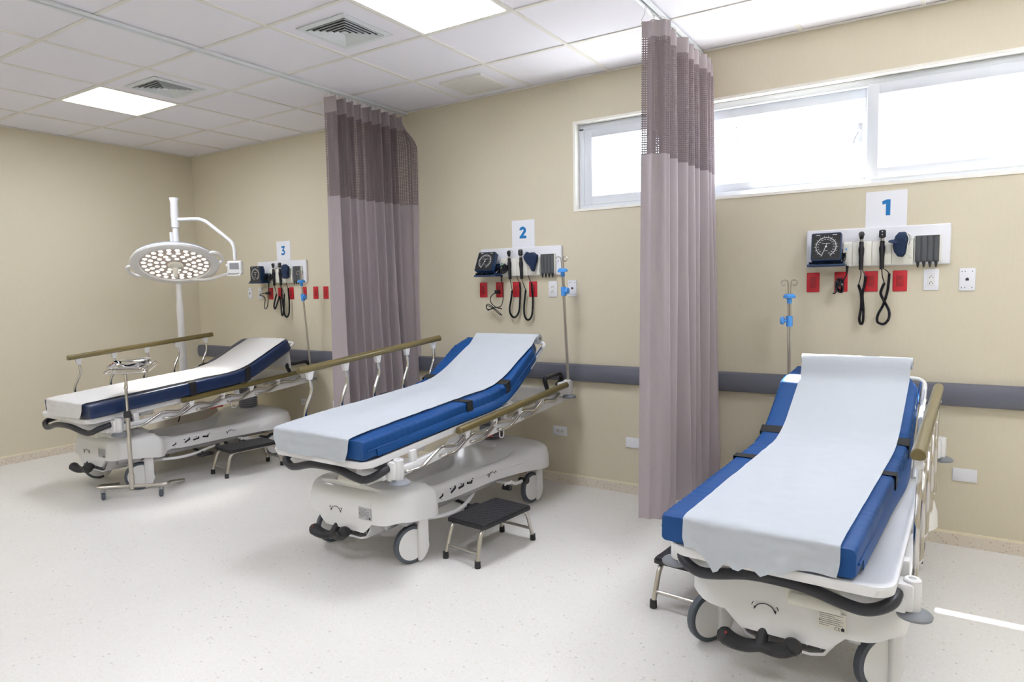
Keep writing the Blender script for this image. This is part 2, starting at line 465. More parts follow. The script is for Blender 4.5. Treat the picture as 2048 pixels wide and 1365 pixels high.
# four-way supply vents
for (i, j), lb in zip(vents, ('small square white ceiling vent beside the left light panel', 'square white louvred ceiling vent beside the middle light panel')):
    t = thing('ceiling_vent', lb, 'ceiling vent', ((i + .5) * TL + (.0 if i == 3 else -.02), -(j + .5) * TL, H), 0, 'louvred ceiling vents')
    h = .19
    mb = MB(); mb.cur = 0
    def ring(a, b, z0, z1):   # sloped square ring from half size a at z0 to b at z1
        q = lambda r, z: [(r, r, z), (-r, r, z), (-r, -r, z), (r, -r, z)]
        vs = q(a, z0) + q(b, z1); vs += [(x, y, z - .004) for x, y, z in vs]
        fs = []
        for k in range(4):
            k2 = (k + 1) % 4
            fs += [[k, k2, 4 + k2, 4 + k], [8 + k, 12 + k, 12 + k2, 8 + k2], [k, 8 + k, 8 + k2, k2], [4 + k, 4 + k2, 12 + k2, 12 + k]]
        mb.add(vs, fs)
    ring(h, h - .035, .003, .0)
    mb.build('frame', M['ventwhite'], t, smooth=False)
    for k in range(5):
        mb = MB(); a = .148 - k * .026
        ring(a, a - .024, -.004, .022)
        mb.build('louvre', M['ventwhite'], t, smooth=False)
    mb = MB(); mb.box(-.016, .016, -.016, .016, -.004, .001); mb.build('centre_plate', M['ventwhite'], t, smooth=False)
    mb = MB(); mb.box(-.158, .158, -.158, .158, .0045, .0055); mb.build('duct_backing', M['gap'], t, smooth=False)
# return grille
t = thing('return_grille', 'flat square cream grille in the ceiling close to the back wall', 'ceiling grille', (6.5 * TL - .005, -.295, H))
mb = MB(); h = .18
for (a, b, c, d) in ((-h, h, h - .026, h), (-h, h, -h, -h + .026), (-h, -h + .026, -h + .026, h - .026), (h - .026, h, -h + .026, h - .026)): mb.box(a, b, c, d, -.008, .006)
mb.build('frame', M['tbar'], t, smooth=False)
mb = MB()
for k in range(26):
    y = -.15 + k * .012; mb.box(-.155, .155, y, y + .008, -.003, .0045)
mb.box(-.155, .155, -.155, .155, .0045, .0055)
mb.build('slats', M['tbar'], t, smooth=False)

# window: sliding aluminium sashes
win = bpy.data.objects.new('window_1', None); COL.objects.link(win); struct(win)
mb = MB(); fy0, fy1 = .055, .135; b = .042
mb.box(WX0 + .006, WX1 - .006, fy0, fy1, WZ1 - .006 - b, WZ1 - .006, .004); mb.box(WX0 + .006, WX1 - .006, fy0, fy1, WZ0 + .006, WZ0 + .006 + b * .8, .004)
mb.box(WX0 + .006, WX0 + .006 + b, fy0, fy1, WZ0 + .03, WZ1 - .03, .004); mb.box(WX1 - .006 - b, WX1 - .006, fy0, fy1, WZ0 + .03, WZ1 - .03, .004)
struct(mb.build('window_frame', M['alu'], win, ang=30))
mull = [WX0 + .05, 5.535, 6.47, 7.40, WX1 - .05]
for k in range(4):
    x0, x1 = mull[k], mull[k + 1]; front = (k % 2 == 1)
    y0, y1 = (.05, .083) if not front else (.088, .12)
    if k == 2: y0, y1 = .04, .083
    if k == 3: y0, y1 = .088, .12
    x0 -= .022 if k else 0; x1 += .022 if k < 3 else 0
    st = .06; z0, z1 = WZ0 + .035, WZ1 - .044
    mb = MB()
    mb.box(x0, x0 + st, y0, y1, z0, z1, .004); mb.box(x1 - st, x1, y0, y1, z0, z1, .004)
    mb.box(x0 + st - .002, x1 - st + .002, y0, y1, z1 - st, z1, .004); mb.box(x0 + st - .002, x1 - st + .002, y0, y1, z0, z0 + st, .004)
    struct(mb.build('window_sash', M['alu'], win, ang=30))
    mb = MB(); mb.box(x0 + st - .004, x1 - st + .004, (y0 + y1) / 2 - .002, (y0 + y1) / 2 + .002, z0 + st - .004, z1 - st + .004)
    struct(mb.build('window_pane', M['glass'], win, smooth=False))
mb = MB(); mb.box(6.405, 6.43, .02, .05, 2.25, 2.36, .004); mb.tube(fillet([(6.417, .02, 2.31), (6.417, -.01, 2.31), (6.395, -.014, 2.27), (6.39, -.014, 2.24)], .01), .007, 8)
struct(mb.build('window_handle', M['alu'], win))

# outside: unseen slab added to block sun at left, pale ground, one palm
mb = MB(); mb.box(-2, 5.72, WT, 1.9, 3.35, 3.5); struct(mb.build('sun_blocker_outside', M['trim'], smooth=False))
mb = MB(); mb.box(-14, 24, WT, 30, -.5, -.3); struct(mb.build('ground_outside', M['ground'], smooth=False))
pal = thing('palm_tree', 'pale green palm crown seen faintly through the high window', 'tree', (2.35, 11.0, -.3))
mb = MB(); mb.tube([(0, 0, 0), (.1, 0, 3.2), (.05, 0, 6.7)], [.16, .12, .1], 10); mb.build('trunk', M['bark'], pal)
for k in range(11):
    a = 2 * pi * k / 11 + .2; mb = MB(); pts = []
    up = .55 + .45 * (k % 3) / 2
    for i in range(9):
        u = i / 8; r = 1.5 * u; pts.append(Vector((.05 + r * cos(a), r * sin(a), 6.65 + up * 1.0 * u - 2.7 * u * u)))
    mb.tube(pts, [.02 * (1 - .7 * i / 8) for i in range(9)], 5)
    sidev = Vector((-sin(a), cos(a), 0))
    for i in range(1, 40):
        u = i / 40; q = pts[min(7, int(u * 8))].lerp(pts[min(8, int(u * 8) + 1)], u * 8 - int(u * 8))
        for sg in (-1, 1):
            ln = .42 * (1 - .6 * u); tip = q + sidev * sg * ln + Vector((cos(a), sin(a), 0)) * .18 + Vector((0, 0, -.18))
            w = Vector((cos(a), sin(a), 0)) * .030
            mb.add([q - w, q + w, tip], [[0, 1, 2]])
    mb.build('frond', M['leaf'], pal)

# ------------------------------------------------------------------ curtains
def curtain(x, label, path_fn, ztop, zhead, znet, zbot, nu, hooks):
    t = thing('privacy_curtain', label, 'curtain', (x, 0, zbot), 0, 'mauve privacy curtains on ceiling tracks')
    def P(u, z):
        X, Y = path_fn(u, z); return Vector((X - x, Y, z - zbot))
    top = [P(i / nu, ztop) for i in range(nu + 1)]
    arc = [0]
    for i in range(nu): arc.append(arc[-1] + (top[i + 1] - top[i]).length)
    def panel(name, z1, z0, nz, m):
        mb = MB(); n = nu + 1; vs = []; uv = []
        for j in range(nz + 1):
            z = z1 + (z0 - z1) * j / nz
            for i in range(n): vs.append(P(i / nu, z)); uv.append((arc[i], z))
        fs = []
        for j in range(nz):
            for i in range(nu): fs.append([j * n + i, j * n + i + 1, (j + 1) * n + i + 1, (j + 1) * n + i])
        mb.add(vs, fs, uv); o = mb.build(name, m, t, ang=180); return o
    panel('header_band', ztop, zhead, 3, M['cloth']); panel('net_panel', zhead, znet, 14, M['net']); panel('cloth_panel', znet, zbot + .05, 40, M['cloth']); panel('hem', zbot + .05, zbot, 1, M['cloth'])
    for u in hooks:
        mb = MB(); q = P(u, ztop - .012); zz = H - zbot - .02
        mb.tube([q, q + Vector((0, 0, .02)), Vector((q.x * .3, q.y, (q.z + zz) / 2)), Vector((0, q.y, zz))], .0016, 5)
        mb.ball((q.x, q.y, q.z), .005, 8)
        mb.build('hook', M['steel'], t)
    return t
def zig(u, n, sharp=.75):
    a = sin(2 * pi * n * u)
    return math.copysign(abs(a) ** sharp, a)
def N1(q): return 7.5 * (q * (.55 + .45 * q))  # wide folds near the free edge, tight ones at the wall
def path1(u, z):
    k = (2.82 - z) / 2.59     # 0 top .. 1 bottom
    yL = -.93 - .09 * k; xL = 5.485 + .01 * k
    w0 = .10
    if u < w0:
        q = u / w0
        return xL + .115 * q * (1 + .0 * k) + .010 * sin(q * pi * 2), yL + .028 * q + .012 * sin(q * pi * 3) * (1 - .5 * k)
    q = ((u - w0) / (1 - w0)) ** 1.0
    y = yL + .03 + (-.035 - yL - .03) * (q ** (1 - .12 * k)) + .016 * sin(2 * pi * N1(q) + 1.2)
    A = .060 + .014 * k + .010 * sin(q * 17 + 1) + .008 * noise.noise(Vector((q * 6, 0, z * .8)))
    x = xL + .115 * (1 - sstep(0, .12, q)) + (.055 + .012 * q) * sstep(0, .12, q) + A * cos(2 * pi * N1(q)) - A * (1 - sstep(0, .05, q)) * 1.0
    x += .010 * k * sin(q * 23 + z * 1.3) + .045 * k * sstep(.6, 1, q)
    return x, y
curtain(5.505, 'mauve privacy curtain hanging between sign 2 and sign 1 in front of the window', path1, 2.825, 2.742, 2.142, .215, 260, [0.0, .05, .1, .16, .22, .28, .34, .40, .46, .52, .58, .64, .7, .76, .82, .88, .94, .985])
def path2(u, z):
    k = (2.87 - z) / 2.64
    n = 9.0
    yL = -.86 - .02 * k; yR = -.035
    y = yL + (yR - yL) * (u ** (1 - .15 * k)) + .020 * sin(2 * pi * n * u + .9)
    A = .056 + .016 * sin(u * 11 + .6) + .018 * k * (.6 + .4 * sin(u * 19)) + .012 * noise.noise(Vector((u * 7, 3, z * .7)))
    x = 3.045 + A * zig(u - .6 / (2 * pi * n), n, .7) + .012 * sin(u * 29 + z * .9) * k
    x += (.16 * sstep(.0, .10, k) * (1 - .25 * sstep(.2, 1, k)) ) * sstep(.86, 1.0, u) + .05 * sstep(.5, 1, k) * u
    return x, min(y, -.062 if z < .93 else -.02)
curtain(3.045, 'mauve privacy curtain hanging between sign 3 and sign 2 against the back wall', path2, 2.87, 2.758, 2.155, .23, 260, [.004 + .0395 * i for i in range(26)])
for x, lb in ((3.045, 'white curtain track on the ceiling over the left curtain'), (5.505, 'white curtain track on the ceiling over the right curtain near the window')):
    mb = MB(); mb.cur = 0
    mb.box(x - .026, x - .008, YF, -.002, H - .016, H - .001, .002); mb.box(x + .008, x + .026, YF, -.002, H - .016, H - .001, .002)
    mb.cur = 1; mb.box(x - .008, x + .008, YF, -.002, H - .006, H - .001)
    tag(mb.build('curtain_track', [M['ventwhite'], M['grey']], ang=30), lb, 'curtain track', 'ceiling curtain tracks')
# ------------------------------------------------------------------ wall equipment
def arcpts(cx, cy, r, a0, a1, n=12, ry=None):
    ry = ry or r
    return [(cx + r * cos(radians(a0 + (a1 - a0) * k / n)), cy + ry * sin(radians(a0 + (a1 - a0) * k / n))) for k in range(n + 1)]
def sign(num, x, z0, z1, w, label):
    t = thing('number_sign', label, 'sign', (x + w / 2, 0, z0))
    mb = MB(); mb.box(-w / 2, w / 2, -.0035, -.0005, 0, z1 - z0); mb.build('sheet', M['sheet'], t, smooth=False)
    mb = MB(); cx, cz = -.003, (z1 - z0) - .092; h = .044; d0, d1 = -.0045, -.0036; wd = .021
    if num == 1:
        mb.prism([(cx + .002, cz - h), (cx + .024, cz - h), (cx + .024, cz + h), (cx + .004, cz + h), (cx - .018, cz + h - .010), (cx - .014, cz + h - .028), (cx + .002, cz + h - .022)], d0, d1)
    if num == 2:
        r = .0185
        pts = arcpts(cx - .001, cz + h - .0105 - r, r + .001, 172, -18, 14, r) + [(cx + .008, cz - .004), (cx - .016, cz - h + .0105)]
        mb.stroke(pts, wd, d0, d1)
        mb.prism([(cx - .029, cz - h), (cx + .031, cz - h), (cx + .031, cz - h + .020), (cx - .027, cz - h + .020)], d0 - .0002, d1)
    if num == 3:
        mb.prism([(cx - .024, cz + h), (cx + .024, cz + h), (cx + .024, cz + h - .016), (cx - .024, cz + h - .019)], d0, d1)
        mb.stroke([(cx + .015, cz + h - .010), (cx + .001, cz + .012)], .016, d0 - .0002, d1)
        mb.stroke(arcpts(cx - .006, cz - .0165, .023, 112, -152, 20, .0195), .0165, d0 - .0004, d1)
    mb.build('numeral', M['ink'], t, smooth=False)
    return t
sign(1, 6.456, 1.70, 1.962, .203, 'white paper sign with a blue number 1 above the right diagnostic board')
sign(2, 4.071, 1.70, 1.965, .199, 'white paper sign with a blue number 2 above the middle diagnostic board')
sign(3, 1.333, 1.70, 1.953, .201, 'white paper sign with a blue number 3 above the left diagnostic board')

bays = {1: dict(x=6.150, who='under sign 1', tilt=10, handles=(.294, .397), yaw=0),
        2: dict(x=3.788, who='under sign 2', tilt=26, handles=(.294, .397), yaw=0),
        3: dict(x=1.051, who='under sign 3', tilt=0, handles=(.296, .393), yaw=0)}
def arcpts3(c, r):
    return [Vector(c) + Vector((r * cos(2 * pi * k / 16), 0, r * sin(2 * pi * k / 16))) for k in range(17)]
Z0 = 1.546; BH = .217; BW = .717

def coil(mb, pts, r0, r1, n, pitch):
    """coiled lead: a tube whose radius pulses along its path"""
    P = smooth_path(pts, n); rr = []; L = 0
    Q = [P[0]]
    for p in P[1:]:
        d = (p - Q[-1]).length
        k = max(1, int(d / (pitch / 4)))
        a = Q[-1].copy()
        for i in range(1, k + 1): Q.append(a.lerp(p, i / k))
    for p in range(len(Q)):
        if p: L += (Q[p] - Q[p - 1]).length
        rr.append(r0 + (r1 - r0) * (.5 + .5 * sin(2 * pi * L / pitch)))
    mb.tube(Q, rr, 8)

for b in (1, 2, 3):
    B = bays[b]; X = B['x']; who = B['who']
    # backing board
    mb = MB(); mb.box(0, BW, -.022, 0, 0, BH, .008, 3)
    o = mb.build('mounting_board', M['panel']); o.location = (X, 0, Z0)
    tag(o, 'long white mounting board on the cream wall %s' % who, 'wall board', 'white mounting boards')
    # blood pressure gauge on a swivel bracket
    t = thing('blood_pressure_gauge', 'square navy blood pressure gauge with black dial on the board %s' % who, 'pressure gauge', (X + .122, -.022, Z0), 0, 'wall blood pressure gauges')
    mb = MB()
    mb.box(-.098, .098, -.13, -.001, .002, .016, .004); mb.box(-.09, .09, -.016, -.001, .012, .10, .004)
    mb.box(-.035, .035, -.075, -.01, .014, .04, .006); mb.box(-.09, -.084, -.12, -.004, .01, .03, .002); mb.box(.084, .09, -.12, -.004, .01, .03, .002)
    mb.build('bracket', M['blue'], t)
    a = radians(B['tilt'])
    R = T(0, -.105, .112 if b != 3 else .090) @ Matrix.Rotation(-a, 4, 'X')
    mb = MB(); mb.X = R
    mb.prism(rrect(0, 0, .156, .158, .010), -.012, .028); mb.prism(rrect(0, 0, .12, .12, .02), .028, .05)
    mb.tube([(0, .03, -.05), (0, .05, -.08)], .012, 8)
    ho = mb.build('housing', M['blue'], t)
    mb = MB(); mb.X = R; mb.prism(rrect(0, 0, .144, .146, .006), -.0135, -.0115); mb.build('dial', M['dial'], t)
    mb = MB(); mb.X = R; r = .052
    mb.stroke([(r * cos(radians(q)), r * sin(radians(q))) for q in range(-65, 246, 6)], .0028, -.0146, -.0136)
    for k in range(31):
        q = radians(245 - 310 * k / 30); r1 = .062 if k % 2 == 0 else .0565
        mb.stroke([(r * cos(q), r * sin(q)), (r1 * cos(q), r1 * sin(q))], .0016, -.0146, -.0136)
    if b != 3 or True:
        for k in range(0, 16):
            q = radians(245 - 310 * k / 15); rr = .042
            text_mesh(mb, str(k * 20), .0080, T(rr * cos(q), -.0142, rr * sin(q)) @ Matrix.Rotation(pi / 2, 4, 'X'))
        mb.stroke([(-.022, .019), (.022, .019)], .0022, -.0146, -.0136)
        mb.stroke([(-.010, -.024), (.010, -.024)], .002, -.0146, -.0136)
    mb.stroke([(-.055, .067), (-.032, .067)], .003, -.0146, -.0136); mb.stroke([(.032, .067), (.055, .067)], .003, -.0146, -.0136)
    mb.build('scale', M['dialink'], t, smooth=False)
    mb = MB(); mb.X = R; q = radians(248 if b != 3 else 262)
    mb.stroke([(-.016 * cos(q), -.022 * sin(q)), (.056 * cos(q), .056 * sin(q))], .0022, -.0158, -.015)
    mb.lathe([(.005, 0), (.005, .003), (0, .003)], 10, T(0, -.0146, 0) @ Matrix.Rotation(pi / 2, 4, 'X'))
    mb.build('needle', M['dialink'], t, smooth=False)
    mb = MB()
    pts = [Vector((.082 + .012 * cos(k * .9), -.05 - .03 * (k % 7) / 7 - .012 * sin(k * 1.3), .03 + .045 * (.5 + .5 * sin(k * .9 + (k // 7))))) for k in range(26)]
    mb.tube(smooth_path(pts, 4), .0042, 6); mb.build('coiled_tube', M['blackgl'], t)
    if b in (2, 3):
        mb = MB(); mb.tube(smooth_path([(.10, -.03, .05), (.135, -.05, .09), (.13, -.055, .06), (.115, -.06, .03), (.14, -.05, .04), (.145, -.04, .08), (.11, -.035, .03)], 8), .010, 8)
        mb.build('coiled_lead', M['blackgl'], t)
    # diagnostic station
    t = thing('diagnostic_station', 'ivory instrument holder mounted on the board %s' % who, 'instrument holder', (X + .2, -.022, Z0), 0, 'ivory instrument holders')
    prof = [(0, .004), (-.020, .004), (-.026, .022), (-.028, .05), (-.026, .085), (-.020, .118), (-.014, .135), (-.006, .140), (0, .140)]
    def block(x0, x1, m, nm, sc=1.0):
        mb = MB(); n = len(prof)
        rings = []
        for x, k in ((x0, .94), (x0 + .004, 1), (x1 - .004, 1), (x1, .94)):
            rings.append([(x, y * k * sc, .07 + (z - .07) * (1 - (1 - k) * .3)) for y, z in prof])
        mb.loft(rings, closed=True); return mb.build(nm, m, t)
    block(0, .0455, M['ivory'], 'control_module'); block(.0475, .144, M['ivory'], 'handle_well', .98); block(.146, .242, M['ivory'], 'handle_well', .98); block(.244, .345, M['ivory'], 'end_module', .98)
    mb = MB(); mb.box(.012, .020, -.0285, -.02, .094, .104, .001); mb.build('indicator', M['sky'] if b == 1 else M['green'], t)
    if b != 1:
        mb = MB(); mb.box(.006, .026, -.0290, -.02, .072, .090, .001); mb.build('sticker', M['green'], t)
    # two instruments in their wells
    for k, hx in enumerate(B['handles']):
        nm = 'otoscope' if k == 0 else 'ophthalmoscope'
        t = thing(nm, ('black otoscope with funnel head, left handle in the holder %s' if k == 0 else 'black ophthalmoscope with flat head, right handle in the holder %s') % who, nm, (X + hx, -.060, Z0), 0, 'black otoscopes' if k == 0 else 'black ophthalmoscopes')
        lean = .010 if b != 1 else 0
        ax = T(0, 0, 0) @ Matrix.Rotation(radians(-2 if b != 1 else 0), 4, 'Y')
        mb = MB(); mb.X = ax
        mb.lathe([(0, -.022), (.010, -.022), (.0115, -.018), (.0125, .05), (.0155, .085), (.0155, .10), (.012, .112), (.012, .135), (.010, .137), (0, .137)], 14)
        mb.build('grip', M['blackgl'], t)
        mb = MB(); mb.X = ax; mb.lathe([(0, .137), (.0095, .137), (.0095, .15), (0, .15)], 12); mb.build('collar', M['chrome'], t)
        mb = MB(); mb.X = ax
        if k == 0:
            mb.lathe([(0, .15), (.008, .15), (.011, .158), (.013, .17), (.014, .182), (.010, .192), (0, .195)], 12)
            mb.lathe([(.015, -.008), (.015, .012), (.012, .016), (.004, .034), (.0035, .035), (0, .033)], 14, T(0, 0, .178) @ Matrix.Rotation(radians(90 if b == 1 else 70), 4, 'X') @ Matrix.Rotation(radians(0 if b == 1 else 40), 4, 'Y'))
            mb.build('head', M['blackgl'], t)
            if b != 1:
                mb = MB(); mb.tube(arcpts3((.022, -.01, .186), .010), .0015, 6); mb.build('lens_ring', M['chrome'], t)
        else:
            mb.box(-.017, .017, -.012, .012, .152, .198, .009, 3); mb.cyl((0, 0, .148), (0, 0, .156), .009)
            mb.build('head', M['blackgl'], t)
            mb = MB(); mb.lathe([(.003, 0), (.003, .002), (0, .002)], 8, T(0, -.0115, .186) @ Matrix.Rotation(pi / 2, 4, 'X')); mb.lathe([(.0025, 0), (.0025, .002), (0, .002)], 8, T(0, -.0115, .170) @ Matrix.Rotation(pi / 2, 4, 'X'))
            mb.build('aperture', M['dialink'], t)
        mb = MB()
        if b == 1:
            c = [(0, 0, -.02), (0, .004, -.05), (-.006, .006, -.085), (-.012, .008, -.105)] if k == 0 else [(0, 0, -.02), (.004, .006, -.06), (.014, .012, -.098)]
            e2 = [(.004, .035, -.02), (.012, .03, -.035), (.022, .028, -.052)] if k == 0 else [(.012, .03, -.02), (.024, .03, -.03), (.036, .028, -.045)]
            loop = ([(-.012, .012, -.105), (.002, .014, -.16), (.004, .016, -.23), (-.004, .016, -.30), (.004, .016, -.328), (.014, .02, -.315), (.015, .024, -.25), (.008, .026, -.16), (.018, .028, -.10), (.022, .028, -.052)] if k == 0 else
                    [(.014, .012, -.098), (.002, .012, -.13), (-.002, .014, -.16), (.018, .016, -.205), (.040, .018, -.255), (.038, .02, -.30), (.014, .02, -.328), (-.016, .02, -.315), (-.014, .022, -.275), (.010, .024, -.22), (.028, .026, -.15), (.034, .028, -.09), (.036, .028, -.045)])
        else:
            w = .052 if k == 0 else .050; zl = -.31 if k == 0 else -.328
            c = [(0, 0, -.02), (.002, .008, -.055), (.008, .016, -.105)] if k == 0 else [(0, 0, -.02), (.008, .008, -.055), (.026, .016, -.107)]
            q_ = 0 if k == 0 else .018
            e2 = [(.043, .03, .012), (.048, .03, -.02), (.070, .028, -.05)]
            loop = [(.008 + q_, .016, -.105), (-.004 + q_, .018, -.17), (-.020 + q_ * 1.4, .02, -.24), (-.016 + q_ * 1.4, .02, zl + .03), (.010 + q_ * 1.2, .022, zl), (.038 + q_, .024, zl + .01), (.060 + q_ * .7, .026, zl + .05), (.068 + q_ * .6, .028, -.18), (.072, .028, -.10), (.070, .028, -.05)]
            if b == 3:
                if k == 0: loop = [(.008, .016, -.105), (-.02, .018, -.16), (-.045, .02, -.22), (-.03, .02, -.25), (.0, .022, -.2), (.03, .022, -.15), (.045, .022, -.13), (.055, .024, -.2), (.06, .024, -.30), (.075, .026, -.31), (.085, .026, -.25), (.074, .028, -.15), (.070, .028, -.05)]
                pass
        mb.tube(smooth_path(c, 6), .0028, 6); mb.tube(smooth_path(e2, 6), .0028, 6)
        coil(mb, loop, .0062, .0090, 10, .0055)
        mb.build('coiled_cord', M['blackgl'], t)
    # blood pressure cuff draped in the end module
    t = thing('pressure_cuff', 'folded navy fabric cuff tucked in the holder %s' % who, 'cuff', (X + .486, -.074, Z0 + .11), 0, 'navy fabric cuffs')
    outl = {1: [(-.01, .066), (.016, .068), (.036, .052), (.044, .03), (.040, .004), (.028, -.018), (.024, -.05), (.010, -.066), (-.014, -.062), (-.030, -.038), (-.036, -.01), (-.034, .012), (-.058, .016), (-.056, .026), (-.03, .030), (-.024, .05)],
            2: [(-.045, .05), (-.03, .066), (-.01, .058), (.03, .060), (.062, .040), (.056, .0), (.044, -.03), (.030, -.078), (.012, -.076), (-.006, -.04), (-.03, -.02), (-.052, .01), (-.055, .03)],
            3: [(-.05, .055), (-.02, .066), (.02, .064), (.048, .046), (.05, .02), (.040, -.01), (.044, -.06), (.02, -.068), (-.03, -.066), (-.042, -.03), (-.048, .01)]}[b]
    mb = MB(); n = len(outl); rings = []
    for d, k in ((.016, .80), (.010, .97), (0, 1.03), (-.012, .97), (-.020, .80), (-.024, .45)):
        rings.append([(u * k + .002 * sin(d * 300 + i), d + .006 * sin(i * 1.7 + u * 60) * (1 if d < 0 else 0), w * k) for i, (u, w) in enumerate(outl)])
    mb.loft(rings); mb.build('cuff_fabric', M['navy2'], t)
    mb = MB()
    if b == 1:
        mb.tube(smooth_path([(.030, -.02, .058), (.040, -.026, .03), (.034, -.026, -.01), (.038, -.022, -.05)], 6), .003, 6); mb.tube(smooth_path([(.034, -.018, .06), (.052, -.022, .04), (.046, -.022, 0), (.046, -.02, -.065)], 6), .003, 6)
        mb.ball((.038, -.022, -.055), .006, 8); mb.ball((.046, -.02, -.07), .006, 8)
        mb.build('air_tube', M['ivory'], t)
    # specula dispenser
    t = thing('mounted_specula_dispenser', 'smoky grey specula dispenser at the right end of the board %s' % who, 'dispenser', (X + .61, -.022, Z0 + .0), 0, 'smoky grey specula dispensers')
    mb = MB(); mb.box(-.060, .064, -.020, 0, .012, .158, .004); mb.build('back_case', M['ivory'], t)
    mb = MB(); mb.cur = 0
    pts = []
    for k in range(4):
        x = -.056 + .028 * k
        for q in range(6):
            aa = pi - pi * q / 6; pts.append((x + .014 + .014 * cos(aa), -.021 - .006 * sin(aa)))
    pts.append((.056, -.021))
    mb.prism([(-.056, -.021)] + pts[1:-1] + [(.056, -.021)], .014, .156, 'z')
    mb.build('tubes', M['clear'], t)
    mb = MB()
    for k in range(4):
        hgt = (.105, .118, .102, .112)[k] if b == 1 else .105
        mb.lathe([(0, .02), (.0075, .02), (.0075, hgt), (0, hgt)], 12, T(-.042 + .028 * k, -.0205, 0) @ Matrix.Diagonal((1.75, .55, 1, 1)))
    mb.build('specula_stack', M['dgrey'], t)
    for k in range(4):
        mb = MB(); mb.lathe([(.009, .02), (.0088, .012), (.004, -.014), (.003, -.016), (0, -.016)], 10, T(-.042 + .028 * k, -.020, 0)); mb.build('speculum', M['black'], t)
    # mains lead of the station
    t = thing('power_cord', 'black power cord hanging from the holder to a red socket %s' % who, 'cord', (X + .225, -.05, Z0), 0, 'black power cords of the instrument holders')
    mb = MB()
    mb.tube([(0, -.02, .004), (0, -.02, -.012), (-.001, -.02, -.034)], [.008, .007, .0055], 8)
    if b == 1:
        mb.tube(smooth_path([(0, -.02, -.034), (-.006, -.018, -.055), (-.018, -.012, -.075), (-.022, -.008, -.10), (-.03, -.004, -.125)], 6), .0035, 6)
        pts = [(-.038 + .024 * cos(k * 1.25 + .2 * (k // 5)) * (.7 + .3 * sin(k)), -.016 + .012 * sin(k * 2.1), -.108 + .040 * sin(k * 1.25)) for k in range(24)]
        mb.tube(smooth_path(pts, 5), .0042, 6)
        mb.tube(smooth_path([(-.05, -.012, -.13), (-.062, -.01, -.15), (-.072, -.006, -.152)], 5), .004, 6)
        mb.box(-.058, -.036, -.012, .034, -.115, -.085, .005); mb.build('cord', M['blackgl'], t)
    elif b == 2:
        mb.tube(smooth_path([(-.001, -.02, -.034), (.004, -.016, -.08), (.006, -.014, -.15), (0, -.012, -.19), (-.02, -.012, -.225), (-.07, -.012, -.235), (-.12, -.012, -.25), (-.15, -.012, -.245), (-.145, -.014, -.22), (-.10, -.014, -.235), (-.03, -.016, -.285), (-.01, -.016, -.29),
                             (-.06, -.018, -.25), (-.12, -.02, -.21), (-.148, -.02, -.22), (-.13, -.02, -.255), (-.08, -.02, -.235), (-.02, -.02, -.24), (-.005, -.02, -.245), (-.05, -.022, -.235), (-.10, -.02, -.20), (-.11, -.014, -.16), (-.095, -.005, -.135), (-.07, .0, -.122)], 8), .0036, 6)
        mb.box(-.076, -.050, -.012, .034, -.130, -.100, .006); mb.build('cord', M['blackgl'], t)
    else:
        mb.tube(smooth_path([(-.001, -.02, -.034), (-.02, -.016, -.10), (-.03, -.014, -.18), (-.055, -.012, -.24), (-.085, -.012, -.245), (-.09, -.012, -.21), (-.075, -.012, -.16), (-.10, -.01, -.125), (-.15, -.006, -.118), (-.16, -.004, -.108), (-.13, .002, -.098), (-.085, .008, -.095)], 8), .0042, 6)
        mb.box(-.085, -.045, .0, .034, -.108, -.082, .006); mb.build('cord', M['blackgl'], t)

# ------------------------------------------------------------------ sockets and plates
def outlet(name, x, z, w, h, kind, label, group):
    t = thing(name, label, 'socket' if kind != 'blank' else 'wall plate', (x, 0, z), 0, group)
    mb = MB(); mb.box(-w / 2, w / 2, -.007, 0, -h / 2, h / 2, .0035); mb.build('plate', {'red': M['red'], 'white': M['panel'], 'data': M['panel'], 'blank': M['panel'], 'flat': M['panel']}[kind], t)
    if kind in ('red', 'white', 'flat'):
        mb = MB(); fw, fh = (.034, .066) if kind != 'flat' else (.066, .034)
        mb.box(-fw / 2, fw / 2, -.0095, -.005, -fh / 2, fh / 2, .002)
        mb.build('face', M['socketface'] if kind == 'red' else M['white'], t)
        mb = MB()
        for sg in (-1, 1):
            for (u, w2, a, b2) in ((-.0065, .005, .0028, .008), (.0065, .005, .0028, .0065), (0, -.005, .0045, .0045)):
                if kind == 'flat': cx, cz, aa, bb = sg * .0165 + w2, u, b2, a
                else: cx, cz, aa, bb = u, sg * .0165 - w2 * .8, a, b2
                mb.box(cx - aa / 2, cx + aa / 2, -.0100, -.0092, cz - bb / 2, cz + bb / 2)
        mb.build('slots', M['black_ink'], t, smooth=False)
    if kind == 'data':
        mb = MB(); mb.box(-.0075, .0075, -.0085, -.006, -.006, .006); mb.box(-.004, .004, -.0085, -.006, .006, .009); mb.build('jack', M['black_ink'], t, smooth=False)
        mb = MB()
        for (u, w2) in ((-.024, .043), (-.010, .043), (.022, .043), (-.024, -.043), (-.010, -.043), (.022, -.043)):
            mb.box(u - .0022, u + .0022, -.0079, -.0069, w2 - .0035, w2 + .0035)
        mb.build('marks', M['grey'], t, smooth=False)
    return t
ordn = ['first', 'second', 'third', 'fourth', 'fifth', 'sixth']
for b, xs in ((1, (6.187, 6.337, 6.490, 6.634)), (2, (3.797, 3.950, 4.106, 4.250)), (3, (1.216, 1.358, 1.524, 1.708, 1.869, 2.006))):
    for k, x in enumerate(xs):
        outlet('red_socket', x, 1.459 if b == 1 else 1.447, .070 if b != 3 else .066, .116, 'red', '%s red wall socket from the left in the row under sign %d' % (ordn[k], b), 'red emergency sockets')
outlet('white_socket', 6.782, 1.463, .072, .117, 'white', 'white upright double socket right of the red row under sign 1', 'white upright sockets')
